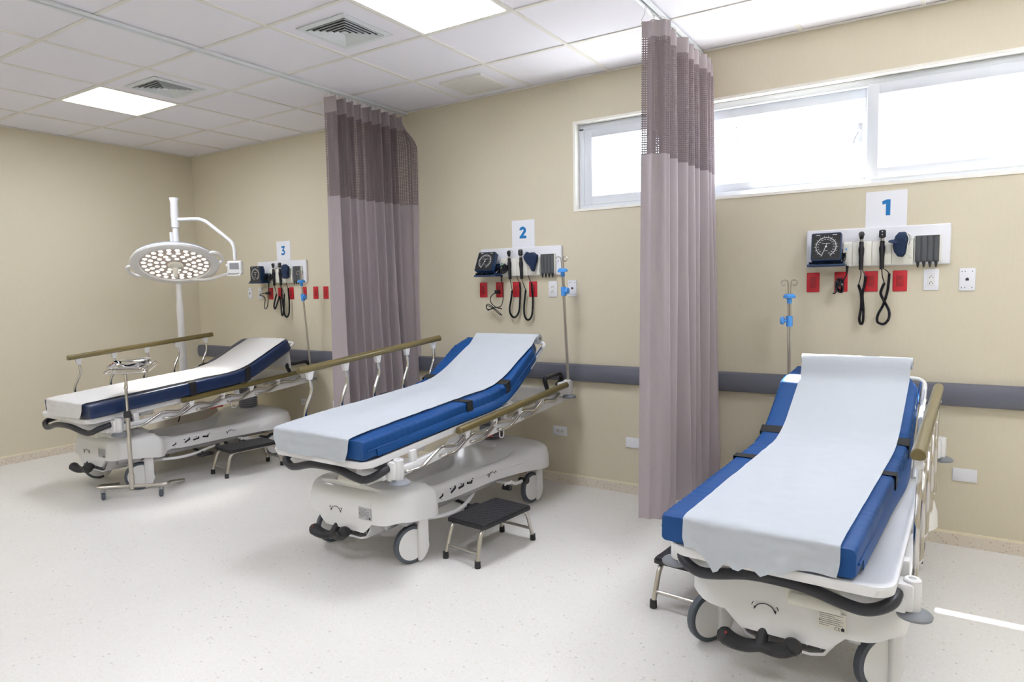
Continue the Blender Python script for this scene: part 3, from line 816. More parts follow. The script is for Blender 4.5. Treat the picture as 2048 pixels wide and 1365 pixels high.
outlet('white_socket', 4.420, 1.446, .070, .118, 'white', 'white upright double socket right of the red row under sign 2', 'white upright sockets')
outlet('white_socket', 1.052, 1.450, .062, .117, 'white', 'white upright double socket left of the red row under sign 3', 'white upright sockets')
outlet('data_socket', 6.945, 1.460, .073, .120, 'data', 'white data plate with one black jack, farthest right under sign 1', 'white data plates')
outlet('data_socket', 4.581, 1.448, .070, .118, 'data', 'white data plate with one black jack behind the drip pole near sign 2', 'white data plates')
outlet('data_socket', .891, 1.450, .060, .116, 'data', 'white data plate with one black jack, farthest left under sign 3', 'white data plates')
outlet('low_socket', 4.466, .392, .118, .072, 'flat', 'white sideways double socket low on the wall behind the middle stretcher', 'white sideways low sockets')
outlet('low_socket', 1.657, .392, .112, .066, 'flat', 'white sideways double socket low on the wall right of the left stretcher', 'white sideways low sockets')
outlet('blank_outlet_plate', 5.065, .365, .150, .072, 'blank', 'blank white plate low on the wall beside the right curtain', 'blank white wall plates')
outlet('blank_outlet_plate', 6.964, .398, .112, .072, 'blank', 'blank white plate low on the wall right of the right stretcher', 'blank white wall plates')
outlet('blank_outlet_plate', 2.10, .395, .118, .072, 'blank', 'blank white plate low on the wall beside the left curtain', 'blank white wall plates')
# ------------------------------------------------------------------ stretchers
YF0, YR0 = -.775, .815
def Wd(y):
    return .372 + .032 * sstep(.3, .62, y) - .106 * (sstep(-.45, -.33, y) - sstep(.20, .66, y))
def cover_outline():
    rc = .17; side = []
    for k in range(7): side.append(((Wd(YF0) - rc) * k / 6.999, YF0 - 0 * k))
    for k in range(9):
        a = -pi / 2 + pi / 2 * k / 8; side.append((Wd(YF0) - rc + rc * cos(a), YF0 + rc + rc * sin(a)))
    y = YF0 + rc; n = 34
    for k in range(1, n): 
        yy = y + (YR0 - rc - y) * k / n; side.append((Wd(yy), yy))
    for k in range(9):
        a = pi / 2 * k / 8; side.append((Wd(YR0) - rc + rc * cos(a), YR0 - rc + rc * sin(a)))
    for k in range(1, 7): side.append(((Wd(YR0) - rc) * (1 - k / 7), YR0))
    side.append((0, YR0))
    full = side + [(-x, y) for x, y in side[-2:0:-1]]
    return full
def base_cover():
    out = [Vector((x, y, 0)) for x, y in cover_outline()]; n = len(out)
    nr = []
    for i in range(n):
        t = (out[(i + 1) % n] - out[i - 1]).normalized(); nr.append(Vector((t.y, -t.x, 0)))
    def zt(y): return .333 + .077 * (sstep(-.25, -.5, y)) + .058 * sstep(.25, .62, y)
    def zb(x, y):
        e = max(sstep(-.60, -.76, y), sstep(.62, .80, y))
        lip = e * (.055 * (1 - sstep(.15, .20, abs(x))) - .02 * sstep(.28, .36, abs(x)))
        return .252 - lip - .02 * sstep(.5, .8, y) - .012 * (sstep(-.35, -.2, y) - sstep(.3, .5, y)) - .025 * sstep(-.30, -.42, y) * (1 - sstep(-.42, -.62, y))
    rings = []
    def row(d, zf): rings.append([Vector((p.x - nn.x * d, p.y - nn.y * d, zf(p))) for p, nn in zip(out, nr)])
    row(.018, lambda p: zb(p.x, p.y) + .004); row(0, lambda p: zb(p.x, p.y))
    row(.003, lambda p: (zb(p.x, p.y) * .5 + zt(p.y) * .5)); row(.010, lambda p: zt(p.y) - .055)
    for a in (20, 40, 60, 80): row(.010 + .05 * (1 - cos(radians(a))), lambda p, a=a: zt(p.y) - .055 + .055 * sin(radians(a)))
    base = rings[-1]
    for k in (.94, .88, .81, .74, .6, .4, .2, .0):
        r = []
        for q in base:
            w = max(.05, Wd(q.y) - .06); u = abs(q.x * k) / w
            e = max(sstep(-.30, -.52, q.y), sstep(.34, .52, q.y))
            dome = .030 * e * (1 - min(1, u) ** 2) * (1 - sstep(.70, .80, abs(q.y)))
            dip = -.085 * (1 - e) * sstep(1.0, .76, u)
            r.append(Vector((q.x * k, q.y, zt(q.y) + dome + dip)))
        rings.append(r)
    mb = MB(); mb.loft([[tuple(p) for p in r] for r in rings], cap0=False, cap1=False)
    return mb

def caster(parent, x, y, sw):
    r = .103
    t = bpy.data.objects.new('caster', None); COL.objects.link(t); t.parent = parent; t.location = (x, y, 0); t.rotation_euler = (0, 0, sw)
    OY = -.045
    A = T(0, OY, r) @ Matrix.Rotation(pi / 2, 4, 'Y')
    mb = MB(); mb.lathe([(.084, -.016), (.092, -.0175), (.1015, -.013), (.103, 0), (.1015, .013), (.092, .0175), (.084, .016)], 36, A); mb.build('tire', M['tire'], t)
    mb = MB(); mb.lathe([(0, -.019), (.07, -.019), (.083, -.017), (.085, -.012), (.085, .012), (.083, .017), (.07, .019), (0, .019)], 36, A); mb.build('hub_cover', M['white'], t)
    mb = MB()
    for s in (-1, 1):
        pr = [(.022, .255), (.022, .10)]
        poly = [(.030, .258), (.030, .012)] + [(.1 * .99 * sin(radians(a)) , .1 - .1 * .99 * cos(radians(a))) for a in range(24, 86, 8)] + [(.094, .11), (.094, .258)]
        rings = []
        for d, k in ((.019, 1.0), (.027, 1.0), (.033, .93), (.036, .78)):
            rings.append([(s * d, OY + .062 + (u - .062) * k, w if k == 1 else .13 + (w - .13) * (1 - (1 - k) * .18)) for u, w in poly])
        mb.loft(rings)
    mb.box(-.034, .034, OY + .030, OY + .094, .205, .268, .008)
    mb.build('fork', M['white'], t)

def arrow_arc(mb, cx, cz, r, d0, d1, ax):
    mb.stroke(arcpts(cx, cz, r, 150, 30, 12), .0026, d0, d1, ax)
    for a, s in ((150, 1), (30, -1)):
        x, z = cx + r * cos(radians(a)), cz + r * sin(radians(a))
        mb.prism([(x - .005, z + .002), (x + .005, z + .002), (x - s * .003, z - .010)], d0, d1, ax)
        mb.stroke([(x - s * .012, z + .006), (x - s * .006, z + .018)], .0025, d0, d1, ax)

def mattress_path(zf, t, yb, ang, Lb):
    """bottom line: list of (y,z,nx,nz) with smooth bend"""
    pts = []; y = -.945; z = zf; s = 0; L1 = (yb + .945); tot = L1 + Lb; n = 84; bw = .22
    a0 = math.atan(t); ds = tot / n
    for i in range(n + 1):
        s = i * ds
        k = sstep(L1 - bw, L1 + bw, s); a = a0 + (ang - a0) * k
        pts.append((y, z, a, s))
        y += ds * cos(a); z += ds * sin(a)
    return pts

def stretcher(cx, cy, yaw, zf, tilt, yb, ang, rails, label, casters, fwd=0.0):
    root = thing('patient_stretcher', label, 'stretcher', (cx, cy, 0), yaw, 'wheeled patient stretchers')
    deck = lambda y: zf + tilt * (y + .945)
    ta = math.atan(tilt)
    cov = base_cover().build('base_cover', M['white'], root, ang=60)
    # printed marks on the cover
    mb = MB()
    arrow_arc(mb, -.06, .268, .040, -.7775, -.7755, 'y')
    mb.build('pedal_symbol', M['black_ink'], cov, smooth=False)
    mb = MB(); mb.box(.115, .205, -.7775, -.7752, .272, .335); mb.build('data_label', M['greylabel'] if zf > .55 else M['ivory'], cov, smooth=False)
    mb = MB()
    for k in range(7): mb.box(.121, .121 + (.075, .05, .07, .074, .066, .072, .03)[k], -.7785, -.7776, .327 - k * .0068, .3279 - k * .0068)
    text_mesh(mb, 'CE', .016, T(.178, -.778, .281) @ Matrix.Rotation(pi / 2, 4, 'X'))
    mb.prism([(.1905, .277), (.199, .277), (.201, .284), (.195, .290), (.189, .284)], -.7785, -.7776)
    mb.prism([(.119, .300), (.125, .300), (.122, .305)], -.7785, -.7776)
    mb.build('label_text', M['black_ink'], cov, smooth=False)
    for sd in (1,):
        def xs(y): return Wd(y) + .0012 - .003
        def bar(mb, y, z, a, l, w):
            c, s_ = cos(a), sin(a); x = xs(y)
            q = [(y + u * c - v * s_, z + u * s_ + v * c) for u, v in ((-l, -w), (l, -w), (l + w * .6, w * 2.2), (l - w, w * 2.2), (l - w * 1.4, w), (-l, w))]
            mb.prism(q, x - .002, x + .0015, 'x')
        def dot(mb, y, z, r=.007):
            x = xs(y); mb.prism([(y - r, z + r * .6), (y + r, z + r * .6), (y, z - r)], x - .002, x + .0015, 'x')
        for bb, dd in (((-.285, .276, .30, .017, .0045), (-.282, .261, .004)), ((-.175, .286, .42, .025, .006), (-.200, .301, .005)), ((-.100, .286, .12, .025, .006), (-.100, .303, .005)), ((-.018, .290, -.16, .024, .007), (.016, .307, .005))):
            mb = MB(); bar(mb, *bb); dot(mb, *dd); mb.build('bed_symbol', M['black_ink'], cov, smooth=False)
        mb = MB(); arrow_arc(mb, .215, .262, .038, Wd(.225) - .0045, Wd(.225) - .0005, 'x'); mb.build('pedal_symbol', M['black_ink'], cov, smooth=False)
    sw = {'a': -.16, 'b': -.10, 'c': -.04, 'd': .05}
    for (x_, y_, s_) in zip((-.305, .305, .305, -.305), (-.535, -.535, .66, .66), casters): caster(root, x_, y_, s_)
    # lifting columns with bellows
    for y in (-.50, .585):
        mb = MB(); prof = [(0, .37), (.11, .37), (.10, .405)]
        z0, z1 = .405, deck(y) - .07; n = max(3, int((z1 - z0) / .017))
        for k in range(n):
            za = z0 + (z1 - z0) * k / n; zb_ = z0 + (z1 - z0) * (k + .5) / n
            prof += [(.070, za), (.082, za + .004), (.082, zb_), (.070, zb_ + .003)]
        prof += [(.07, z1), (0, z1)]
        mb.lathe(prof[3:] if False else [(0, .38)] + prof[3:], 28, T(0, y, 0)); mb.build('bellows', M['grey'], root)
        mb = MB(); mb.lathe([(.15, .385), (.125, .40), (.105, .412), (.095, .418), (0, .418)], 28, T(0, y, 0)); mb.build('lift_collar', M['white'], root)
        mb = MB(); mb.box(-.30, .30, y - .05, y + .05, deck(y) - .085, deck(y) - .045, .008); mb.build('cross_beam', M['paint'], root)
    # litter frame: upper deck pan, lower side bars, links
    def tbox(mb, x0, x1, y0, y1, dz0, dz1, bev=.005):
        yc = (y0 + y1) / 2
        R = Matrix.Rotation(ta, 4, 'X')
        c = Vector(((x0 + x1) / 2, yc, deck(yc) + (dz0 + dz1) / 2))
        q = MB(); hx, hy, hz = (x1 - x0) / 2, (y1 - y0) / 2 / cos(ta), (dz1 - dz0) / 2
        q.box(-hx, hx, -hy, hy, -hz, hz, bev)
        mb.add([c + R @ v for v in q.v], q.f)
    mb = MB()
    pl = rrect(0, (-.955 + yb + .10) / 2, .72, yb + .10 + .955, .07, 7)
    lv = lambda d, s: [(x * s, (y - (-.3)) * s + (-.3), deck((y + .3) * s - .3) + d) for x, y in pl]
    mb.loft([lv(-.045, .95), lv(-.040, .985), lv(-.012, 1.0), lv(-.004, .995), lv(-.004, .96), lv(-.012, .94)])
    mb.build('litter_pan', M['paint'], root, ang=45)
    mb = MB()
    for s in (-1, 1):
        tbox(mb, s * .345, s * .378, -.80, 1.02, -.140, -.090, .006)
        for y in (-.62, -.2, .22, .62, .95): tbox(mb, s * .348, s * .374, y - .02, y + .02, -.10, -.03, .004)
        tbox(mb, s * .350, s * .378, yb + .05, 1.03, -.05, -.015, .006)
    for y in (-.80, .99): tbox(mb, -.345, .345, y - .02, y + .02, -.135, -.095, .006)
    tbox(mb, -.345, .345, yb + .25, yb + .72, -.075, -.06, .003)
    mb.build('litter_frame', M['paint'], root)
    mb = MB()
    tbox(mb, -.20, .20, -.86, -.60, -.115, -.06, .01); mb.build('foot_plate', M['paint'], root)
    # latch under the foot end
    mb = MB(); zz = deck(-.75) - .172
    mb.box(.01, .22, -.80, -.70, zz - .012, zz + .035, .008); mb.tube([(.03, -.815, zz + .004), (.195, -.815, zz + .004)], .021, 12); mb.build('latch', M['ivory'], root)
    # back rest: tube loop and panel
    a = ang; hy, hz = yb - .02, deck(yb) - .012
    def bk(x, s, d=0.0): return Vector((x, hy + s * cos(a) - d * sin(a), hz + s * sin(a) + d * cos(a)))
    mb = MB(); LL = .66
    mb.tube(fillet([bk(-.325, 0), bk(-.325, LL), bk(.325, LL), bk(.325, 0)], .06, 6), .0125, 10)
    mb.build('backrest_frame', M['paint'], root)
    mb = MB(); q = [bk(x, s, d) for d in (-.014, -.001) for x, s in rrect(0, LL / 2 - .04, .61, LL - .09, .04, 4)]
    n = len(q) // 2; mb.loft([q[:n], q[n:]]); mb.build('backrest_panel', M['paint'], root, ang=30)
    for s in (-1, 1):
        mb = MB()
        c = [bk(s * .331, u, d) for u, d in ((.04, -.03), (.56, -.012), (.58, .02), (.56, .03), (.04, .022))]
        c2 = [p + Vector((s * .006, 0, 0)) for p in c]; mb.loft([c, c2])
        for u in (.12, .3, .5):
            p = bk(s * .337, u, .005); mb.cyl(p, p + Vector((s * .004, 0, 0)), .007, 10)
        mb.build('side_plate', M['paint'], root, ang=30)
    for s in (-1, 1):
        mb = MB(); mb.tube([bk(s * .26, .32, -.02), (s * .26, yb - .16, deck(yb) - .09)], .011, 8); mb.build('gas_strut', M['steel'], root)
    # corner brackets and bumper wheels
    for (s, y0, y1, dz) in ((1, -.805, -.715, -.033), (-1, -.805, -.715, -.033), (1, .90, 1.06, .01), (-1, .90, 1.06, .01)):
        mb = MB(); yc = (y0 + y1) / 2; zt_ = deck(yc) + dz
        mb.box(s * .345, s * .398, y0 + .008, y1 - .006, zt_ - .104, zt_ - .012, .010)
        mb.lathe([(0, -.105), (.024, -.105), (.026, -.10), (.026, -.004), (.022, 0), (.012, 0), (.011, -.02), (0, -.02)], 16, T(s * .392, yc, zt_))
        br = mb.build('corner_bracket', M['paint'], root)
        mb = MB(); mb.lathe([(0, -.102), (.030, -.104), (.046, -.110), (.053, -.118), (.051, -.126), (.03, -.132), (0, -.134)], 26, T(s * .400, yc, zt_)); mb.build('bumper_wheel', M['grey'], br)
    # push handles
    yc = -.845; zc = deck(-.8) - .080
    mb = MB()
    mb.tube(fillet([(.352, -.755, zc + .014), (.350, -.850 - fwd * .3, zc - .012), (.28, -.868 - fwd * .5, zc - .048), (.215, -.872 - fwd * .6, zc - .040), (.09, -.880 - fwd * .8, zc - .004), (-.09, -.880 - fwd, zc - .004), (-.215, -.872 - fwd, zc - .040), (-.28, -.868 - fwd, zc - .048), (-.350, -.850 - fwd, zc - .012), (-.352, -.755, zc + .014)], [0, .045, .05, .06, .06, .06, .06, .05, .045, 0], 6), .020, 12)
    mb.build('push_handle', M['handle'], root, label='black rubber push bar at the foot end')
    for s in (-1, 1):
        mb = MB(); zr = deck(.95) - .03
        mb.tube(fillet([(s * .33, .80, zr), (s * .33, .76, zr + .075), (s * .32, 1.00, zr + .085), (s * .30, 1.06, zr + .03), (s * .30, .99, zr)], .035, 6), .0165, 10); mb.build('push_handle', M['handle'], root)
    # side rails
    for s, up in ((-1, rails[0]), (1, rails[1])):
        rl = bpy.data.objects.new('side_rail', None); COL.objects.link(rl); rl.parent = root
        xr = s * .394
        P0 = [-.696 + .272 * k for k in range(5)]
        if up: prof = [(0, 0), (.03, .09), (.012, .235), (.07, .345), (.055, .440)]; ox, top = -.076, .472
        else: prof = [(0, 0), (.104, -.012), (.264, .054), (.396, .021), (.490, .062)]; ox, top = -.073, .095
        y0 = P0[0] + prof[-1][0] + ox; y1 = y0 + 1.238
        zz = lambda y, d: deck(y) - .118 + d
        mb = MB(); sec = []
        for k in range(16):
            q = 2 * pi * k / 16; u, w = .0225 * cos(q), .024 * sin(q)
            if w < -.012: w = -.012 - (abs(w) - .012) * .35
            sec.append((u, w))
        rr = [[(xr + u * k, yy, zz(yy, top) + w * k) for u, w in sec] for yy, k in ((y0, .82), (y0 + .004, 1), (y1 - .004, 1), (y1, .82))]
        mb.loft(rr); mb.build('rail_bar', M['olive'], rl)
        for k, p in enumerate(P0):
            pts = [(xr - s * .012, p, zz(p, 0))] + [(xr, p + u, zz(p + u, w)) for u, w in prof]
            mb = MB(); mb.tube(fillet([(xr - s * .030, p, zz(p, 0))] + [(xr + s * (.006 * (k % 2) if not up else 0), q[1], q[2]) for q in pts[1:]], .035, 5), .0095, 10); mb.build('post', M['chrome'], rl)
            c = p + prof[-1][0]; zc2 = zz(c, top - .012)
            mb = MB()
            q = [(c - .024, zc2), (c + .024, zc2), (c + .020, zc2 - .016), (c + .011, zc2 - .048), (c - .011, zc2 - .048), (c - .020, zc2 - .016)]
            mb.prism(q, xr - .012, xr + .012, 'x'); mb.cyl((xr - .016, c, zc2 - .035), (xr + .016, c, zc2 - .035), .006, 10)
            mb.build('clamp', M['white'], rl, ang=30)
    # brake pedal at the foot end and side pedals
    mb = MB(); px, pz = -.072, .174
    R = T(px, -.77, pz) @ Matrix.Rotation(radians(-8), 4, 'Y')
    mb.X = R
    mb.tube(smooth_path([(-.118, -.045, .012), (-.09, -.04, -.006), (-.050, -.03, -.020), (0, -.025, -.018), (.050, -.03, -.022), (.09, -.04, -.012), (.120, -.045, .008)], 4), [.020 + .010 * abs(k / 12 - 1) for k in range(25)], 10, sx=1.25)
    mb.ball((-.116, -.045, .012), .032, 12, (1, 1, .95)); mb.ball((.116, -.045, .006), .032, 12, (1.1, 1, .95))
    mb.tube([(0, -.025, -.018), (.01, .01, .03)], [.024, .018], 10)
    mb.tube([(.01, .0, .025), (.016, .05, .05)], .016, 10)
    bp_ = mb.build('brake_pedal', M['black'], root)
    mb = MB(); mb.X = R; mb.lathe([(.005, 0), (.005, .0015), (0, .0015)], 10, T(-.105, -.066, .034) @ Matrix.Rotation(radians(60), 4, 'X')); mb.build('red_mark', M['redknob'], bp_, label='red dot on the black brake pedal')
    mb = MB(); mb.tube([(px + .015, -.71, .236), (px + .015, -.55, .240)], .009, 8); mb.build('pedal_shaft', M['zinc'], root)
    for s in (-1, 1):
        mb = MB(); x = s * .33
        mb.tube([(s * .15, .30, .215), (x, .30, .215)], .009, 8)
        mb.box(x - .006, x + .006, .26, .34, .205, .228, .004); mb.tube(fillet([(x, .33, .216), (x, .38, .19), (x, .46, .19)], .02), .0105, 8)
        sp = mb.build('height_pedal', M['white'], root)
        mb = MB(); mb.tube([(x - .02, .275, .195), (x + .035, .275, .195)], .019, 10); mb.build('pedal_pad', M['black'], sp)
        mb = MB(); mb.tube([(x - .03, .48, .188), (x + .03, .48, .188)], .020, 10, sx=1.3); mb.build('pedal_pad', M['black'], sp)
        mb = MB(); mb.box(x - .03, x + .035, -.13, -.01, .150, .176, .012); mb.tube([(s * .12, -.07, .20), (x, -.07, .165)], .010, 8); mb.build('lift_pedal', M['black'], root)
    # undercarriage: tray with linkage rods, long frame bars
    mb = MB()
    sec = [(-.17, .262), (-.165, .20), (-.135, .158), (-.09, .145), (.09, .145), (.135, .158), (.165, .20), (.17, .262)]
    o2 = [(x * .965, z + .010) for x, z in sec][::-1]
    mb.prism(sec + o2, -.745, -.45); mb.prism(sec, -.455, -.45); mb.build('pump_tray', M['paint'], root, ang=50)
    mb = MB()
    for x in (-.09, .02, .075, .12): mb.tube(fillet([(x, -.73, .25), (x, -.73, .165), (x + .02, -.6, .165)], .01), .0045, 6)
    mb.tube([(-.12, -.735, .20), (.06, -.735, .195)], .006, 6); mb.box(.03, .10, -.73, -.69, .175, .225, .004); mb.box(-.06, .0, -.70, -.62, .16, .20, .004)
    mb.build('linkage', M['zinc'], root)
    mb = MB()
    for s in (-1, 1): mb.box(s * .20, s * .24, -.70, .74, .205, .25, .005)
    for y in (-.60, .58): mb.box(-.31, .31, y - .03, y + .03, .215, .255, .005)
    mb.build('chassis', M['zinc'], root)
    mb = MB()
    mb.tube(fillet([(.21, -.45, .185), (.30, -.30, .175), (.30, -.12, .178), (.2, .1, .185)], .1), .012, 8); mb.build('pull_bar', M['paint'], root)
    # red release knobs and hooks below the frame
    for s in (-1, 1):
        mb = MB(); y = .02; z = deck(y) - .15
        mb.tube([(s * .33, y - .02, z), (s * .352, y + .06, z + .012)], .013, 10); mb.ball((s * .352, y + .06, z + .012), .0165, 10); mb.build('release_knob', M['redknob'], root)
        mb = MB(); y = .19; z = deck(y) - .14
        mb.tube(fillet([(s * .362, y - .022, z + .01), (s * .362, y - .022, z - .05), (s * .362, y + .022, z - .05), (s * .362, y + .022, z + .0)], .02), .004, 6); mb.build('drip_hook', M['paint'], root)
    return root, deck

def mattress(cx, cy, yaw, ox, zf, tilt, yb, ang, Lb, width, label, puff, drift=0.0):
    t = thing('stretcher_mattress', label, 'mattress', (cx, cy, 0), yaw, 'navy stretcher mattresses')
    P = mattress_path(zf, tilt, yb, ang, Lb); th = .100; n = len(P); hw = width / 2
    sec0 = []
    # section: angle positions with rounding: (x fraction, height)
    rc = .016
    for (sx, sy, a0) in ((1, 1, 0), (-1, 1, 90), (-1, -1, 180), (1, -1, 270)):
        for k in range(4):
            a = radians(a0 + 30 * k); sec0.append((sx * (hw - rc) + rc * cos(a), th / 2 + sy * (th / 2 - rc) + rc * sin(a)))
    # subdivide top, sides
    def sub(poly, m):
        out = []
        for i, p in enumerate(poly):
            q = poly[(i + 1) % len(poly)]; d = sqrt((p[0] - q[0]) ** 2 + (p[1] - q[1]) ** 2); k = max(1, int(d / m))
            for j in range(k): out.append((p[0] + (q[0] - p[0]) * j / k, p[1] + (q[1] - p[1]) * j / k))
        return out
    sec = sub(sec0, .04)
    def pt(i, x, h):
        y, z, a, s = P[i]; return Vector((x + ox + drift * (s / 1.7 - .5), y - h * sin(a), z + .002 + h * cos(a)))
    rings = []
    for i in range(n):
        f = min(i, n - 1 - i); s = P[i][3]; k = (1 - .012 * (f == 0)) * (1 - (.16 * sstep(-.02, 1, (s - P[-1][3] + .13) / .13) if puff else .03 * sstep(0, 1, (s - P[-1][3] + .05) / .05))); ring = []
        for x, h in sec:
            xx = x * k; hh = th / 2 + (h - th / 2) * (1 if f else .93)
            if puff:
                e = sstep(hw - .14, hw - .01, abs(x))
                bend = 1 + 1.6 * math.exp(-((s - (yb + .945)) / .22) ** 2)
                w = .0022 * bend * puff * e * sin(s * 2 * pi / .047 + 1.5 * sin(s * 9) + x * 3)
                if h > th * .85: hh += w * 1.1 + .003 * noise.noise(Vector((x * 6, s * 5, 1)))
                elif h > th * .45: xx += (w * 1.5) * (1 if x > 0 else -1)
            if abs(x) > hw - .002: xx += math.copysign(.004 * noise.noise(Vector((s * 3, h * 9, 5))), x)
            ring.append(pt(i, xx, hh))
        rings.append(ring)
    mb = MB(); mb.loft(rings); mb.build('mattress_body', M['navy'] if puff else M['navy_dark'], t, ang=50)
    if puff:
        for s in (-1, 1):
            mb = MB(); mb.tube([pt(i, s * (hw + .0025), th * (.46 - .1 * sin(min(1, P[i][3] / 1.2) * pi))) for i in range(1, n - 1)], .0042, 6); mb.build('piping', M['navy'], t)
    if puff:
        for s in (-1, 1):        # loose skirt of the cover along the lower side, billowing beside the seat
            rows = []
            for i in range(4, n - 10):
                q = P[i][3]; g = math.exp(-((q - 1.02) / .30) ** 2) + .35 * math.exp(-((q - .5) / .35) ** 2)
                rows.append([pt(i, s * (hw + o + e * g), th * h) for h, o, e in ((.50, .001, 0), (.36, .004, .012), (.20, .006, .018), (.04, .005, .020), (.03, .002, .018), (.19, .003, .014), (.35, .001, .008))])
            mb = MB(); mb.loft(rows); mb.build('cover_skirt', M['navy'], t, ang=60)
    for st, lean in ((.62 if puff else .55, .0), (1.00 if puff else 1.02, .05)):
        i0 = min(range(n), key=lambda i: abs(P[i][3] - (st + (.22 if st < .7 else .28)))); mb = MB()
        loop = []
        for sx, h, k in ((-1, -.02, 0), (-1, .5, 0), (-1, 1.0, 0), (-.5, 1, 0), (0, 1, 0), (.5, 1, 0), (1, 1.0, 0), (1, .5, 0), (1, -.02, 0)):
            off = .0045
            x = sx * (hw + off) if abs(sx) == 1 else sx * hw
            h2 = th * h + (off if h == 1 else 0)
            y, z, a, s_ = P[i0]; du = -lean * (1 - h) * .8
            c = pt(i0, x, h2) + Vector((0, du * cos(a), du * sin(a)))
            d = Vector((0, cos(a), sin(a))) * .027
            loop.append((c - d, c + d))
        vs = [q for pr in loop for q in pr]; nrm = .0022
        fs = [[2 * k, 2 * k + 2, 2 * k + 3, 2 * k + 1] for k in range(len(loop) - 1)]
        cen = sum(vs, Vector()) / len(vs)
        v2 = []
        for q in vs: 
            dd = Vector((q.x - cen.x, 0, 0)).normalized() * nrm if abs(q.x - cen.x) > hw * .95 else Vector((0, 0, nrm))
            v2.append(q + dd)
        m_ = len(vs); fs += [[m_ + f for f in g][::-1] for g in fs]
        for k in range(len(loop) - 1): fs += [[2 * k, m_ + 2 * k, m_ + 2 * k + 2, 2 * k + 2], [2 * k + 1, 2 * k + 3, m_ + 2 * k + 3, m_ + 2 * k + 1]]
        mb.add(vs + v2, fs); mb.build('strap', M['strap'], t, smooth=False)
    return t, P, pt

def paper(cx, cy, yaw, P, pt, th, wa, wb, xa, xb, label, drop, tail, roll, headdrop=0.0, seed=0, bow=0.0, m_=None):
    """sheet over the mattress: xa = centre at the foot, xb = at the head"""
    t = thing('exam_paper', label, 'paper sheet', (cx, cy, 0), yaw, 'white paper sheets on the stretchers')
    n = len(P); rows = []
    L = P[-1][3]; nc = 26
    def X(u, s):
        f = min(1, max(0, s / L)); c = xa + (xb - xa) * f - bow * sin(pi * f); return c + (u - .5) * (wa + (wb - wa) * f)
    def wr(u, s, k=1.0):
        return k * (.0045 * noise.noise(Vector((u * 3 + seed, s * 2.2, 0))) + .003 * noise.noise(Vector((u * 9 + seed, s * 6, 4))) + .0022 * noise.noise(Vector((u * 16 + seed, s * 17, 2))))
    # foot drop (bottom to top)
    yF = P[0]; m = 16
    for j in range(m):
        row = []
        for i in range(nc + 1):
            u = i / nc; dm = drop if not tail else .106 + (drop - .106) * sstep(.06, .16, u) * (1 - sstep(.62, .76, u)) * (.75 + .25 * sin(u * 38)) + .035 * max(0, 1 - abs(u - .20) / .10)
            d = dm * (1 - j / m); base = pt(0, X(u, 0) , th + .010)
            out = .010 + .008 * (d / max(.01, drop)) * (1 + sin(u * 9 + seed)) + .010 * tail * sstep(.03, drop, d) * (1 + noise.noise(Vector((u * 7, d * 12, seed))))
            inn = 0 if tail else .030 * sstep(.11, .16, d)
            dz = d
            squeeze = 1 - (.06 * sstep(.05, drop, d))
            xx = base.x + (X(.5, 0) - X(u, 0)) * (1 - squeeze)
            row.append(Vector((xx, base.y - out + inn + wr(u, d * 2 + 7, 3.2 if tail else 1.5), base.z - dz)))
        rows.append(row)
    for i0 in range(0, n):
        s = P[i0][3]; row = []
        for i in range(nc + 1):
            u = i / nc; h = th + .0115 + wr(u, s) + (.002 * sin(u * 5 + s * 3))
            if roll and s > L - .10: h += roll * sstep(L - .10, L, s)
            q = pt(i0, X(u, s), max(th + .0082, h))
            if i0 == 0: q.y -= .004; q.z -= .003
            row.append(q)
        rows.append(row)
    y, z, a, s = P[-1]
    if headdrop:
        top = rows[-1]
        for d, back in ((.006, .014), (.02, .022), (.10, .030), (.20, .040), (headdrop, .048)):
            rows.append([Vector((q.x, q.y + back * 1.0, q.z - d + .003 * sin(k * .7))) for k, q in enumerate(top)])
    mb = MB(); vs = [q for r in rows for q in r]; c = nc + 1
    vs2 = vs
    fs = [[j * c + i, j * c + i + 1, (j + 1) * c + i + 1, (j + 1) * c + i] for j in range(len(rows) - 1) for i in range(nc)]
    mb.add(vs2, fs); mb.build('sheet', m_ or M['paper'], t, ang=180)
    if roll:
        e = rows[-1]; c0 = e[0]; c1 = e[-1]; r = .030
        mid = Vector((0, sin(a), -cos(a))) * r + Vector((0, cos(a), sin(a))) * .004
        A = c0 + mid - Vector((.006, 0, 0)); Bq = c1 + mid + Vector((.006, 0, 0)); d = (Bq - A)
        rot = d.to_track_quat('Z', 'Y').to_matrix().to_4x4(); rot.translation = A
        mb = MB(); mb.lathe([(.011, 0), (r - .0015, 0), (r - .0005, .001), (r - .0005, d.length - .001), (r - .0015, d.length), (.011, d.length), (.011, d.length - .05), (0, d.length - .05)], 28, rot); ro = mb.build('roll', M['paper'], t)
        mb = MB(); mb.lathe([(.0112, d.length + .0005), (.0112, d.length - .04), (0, d.length - .04)], 16, rot); mb.lathe([(.0112, -.0005), (.0112, .04), (0, .04)], 16, rot); mb.build('core', M['bark'], ro)
    return t

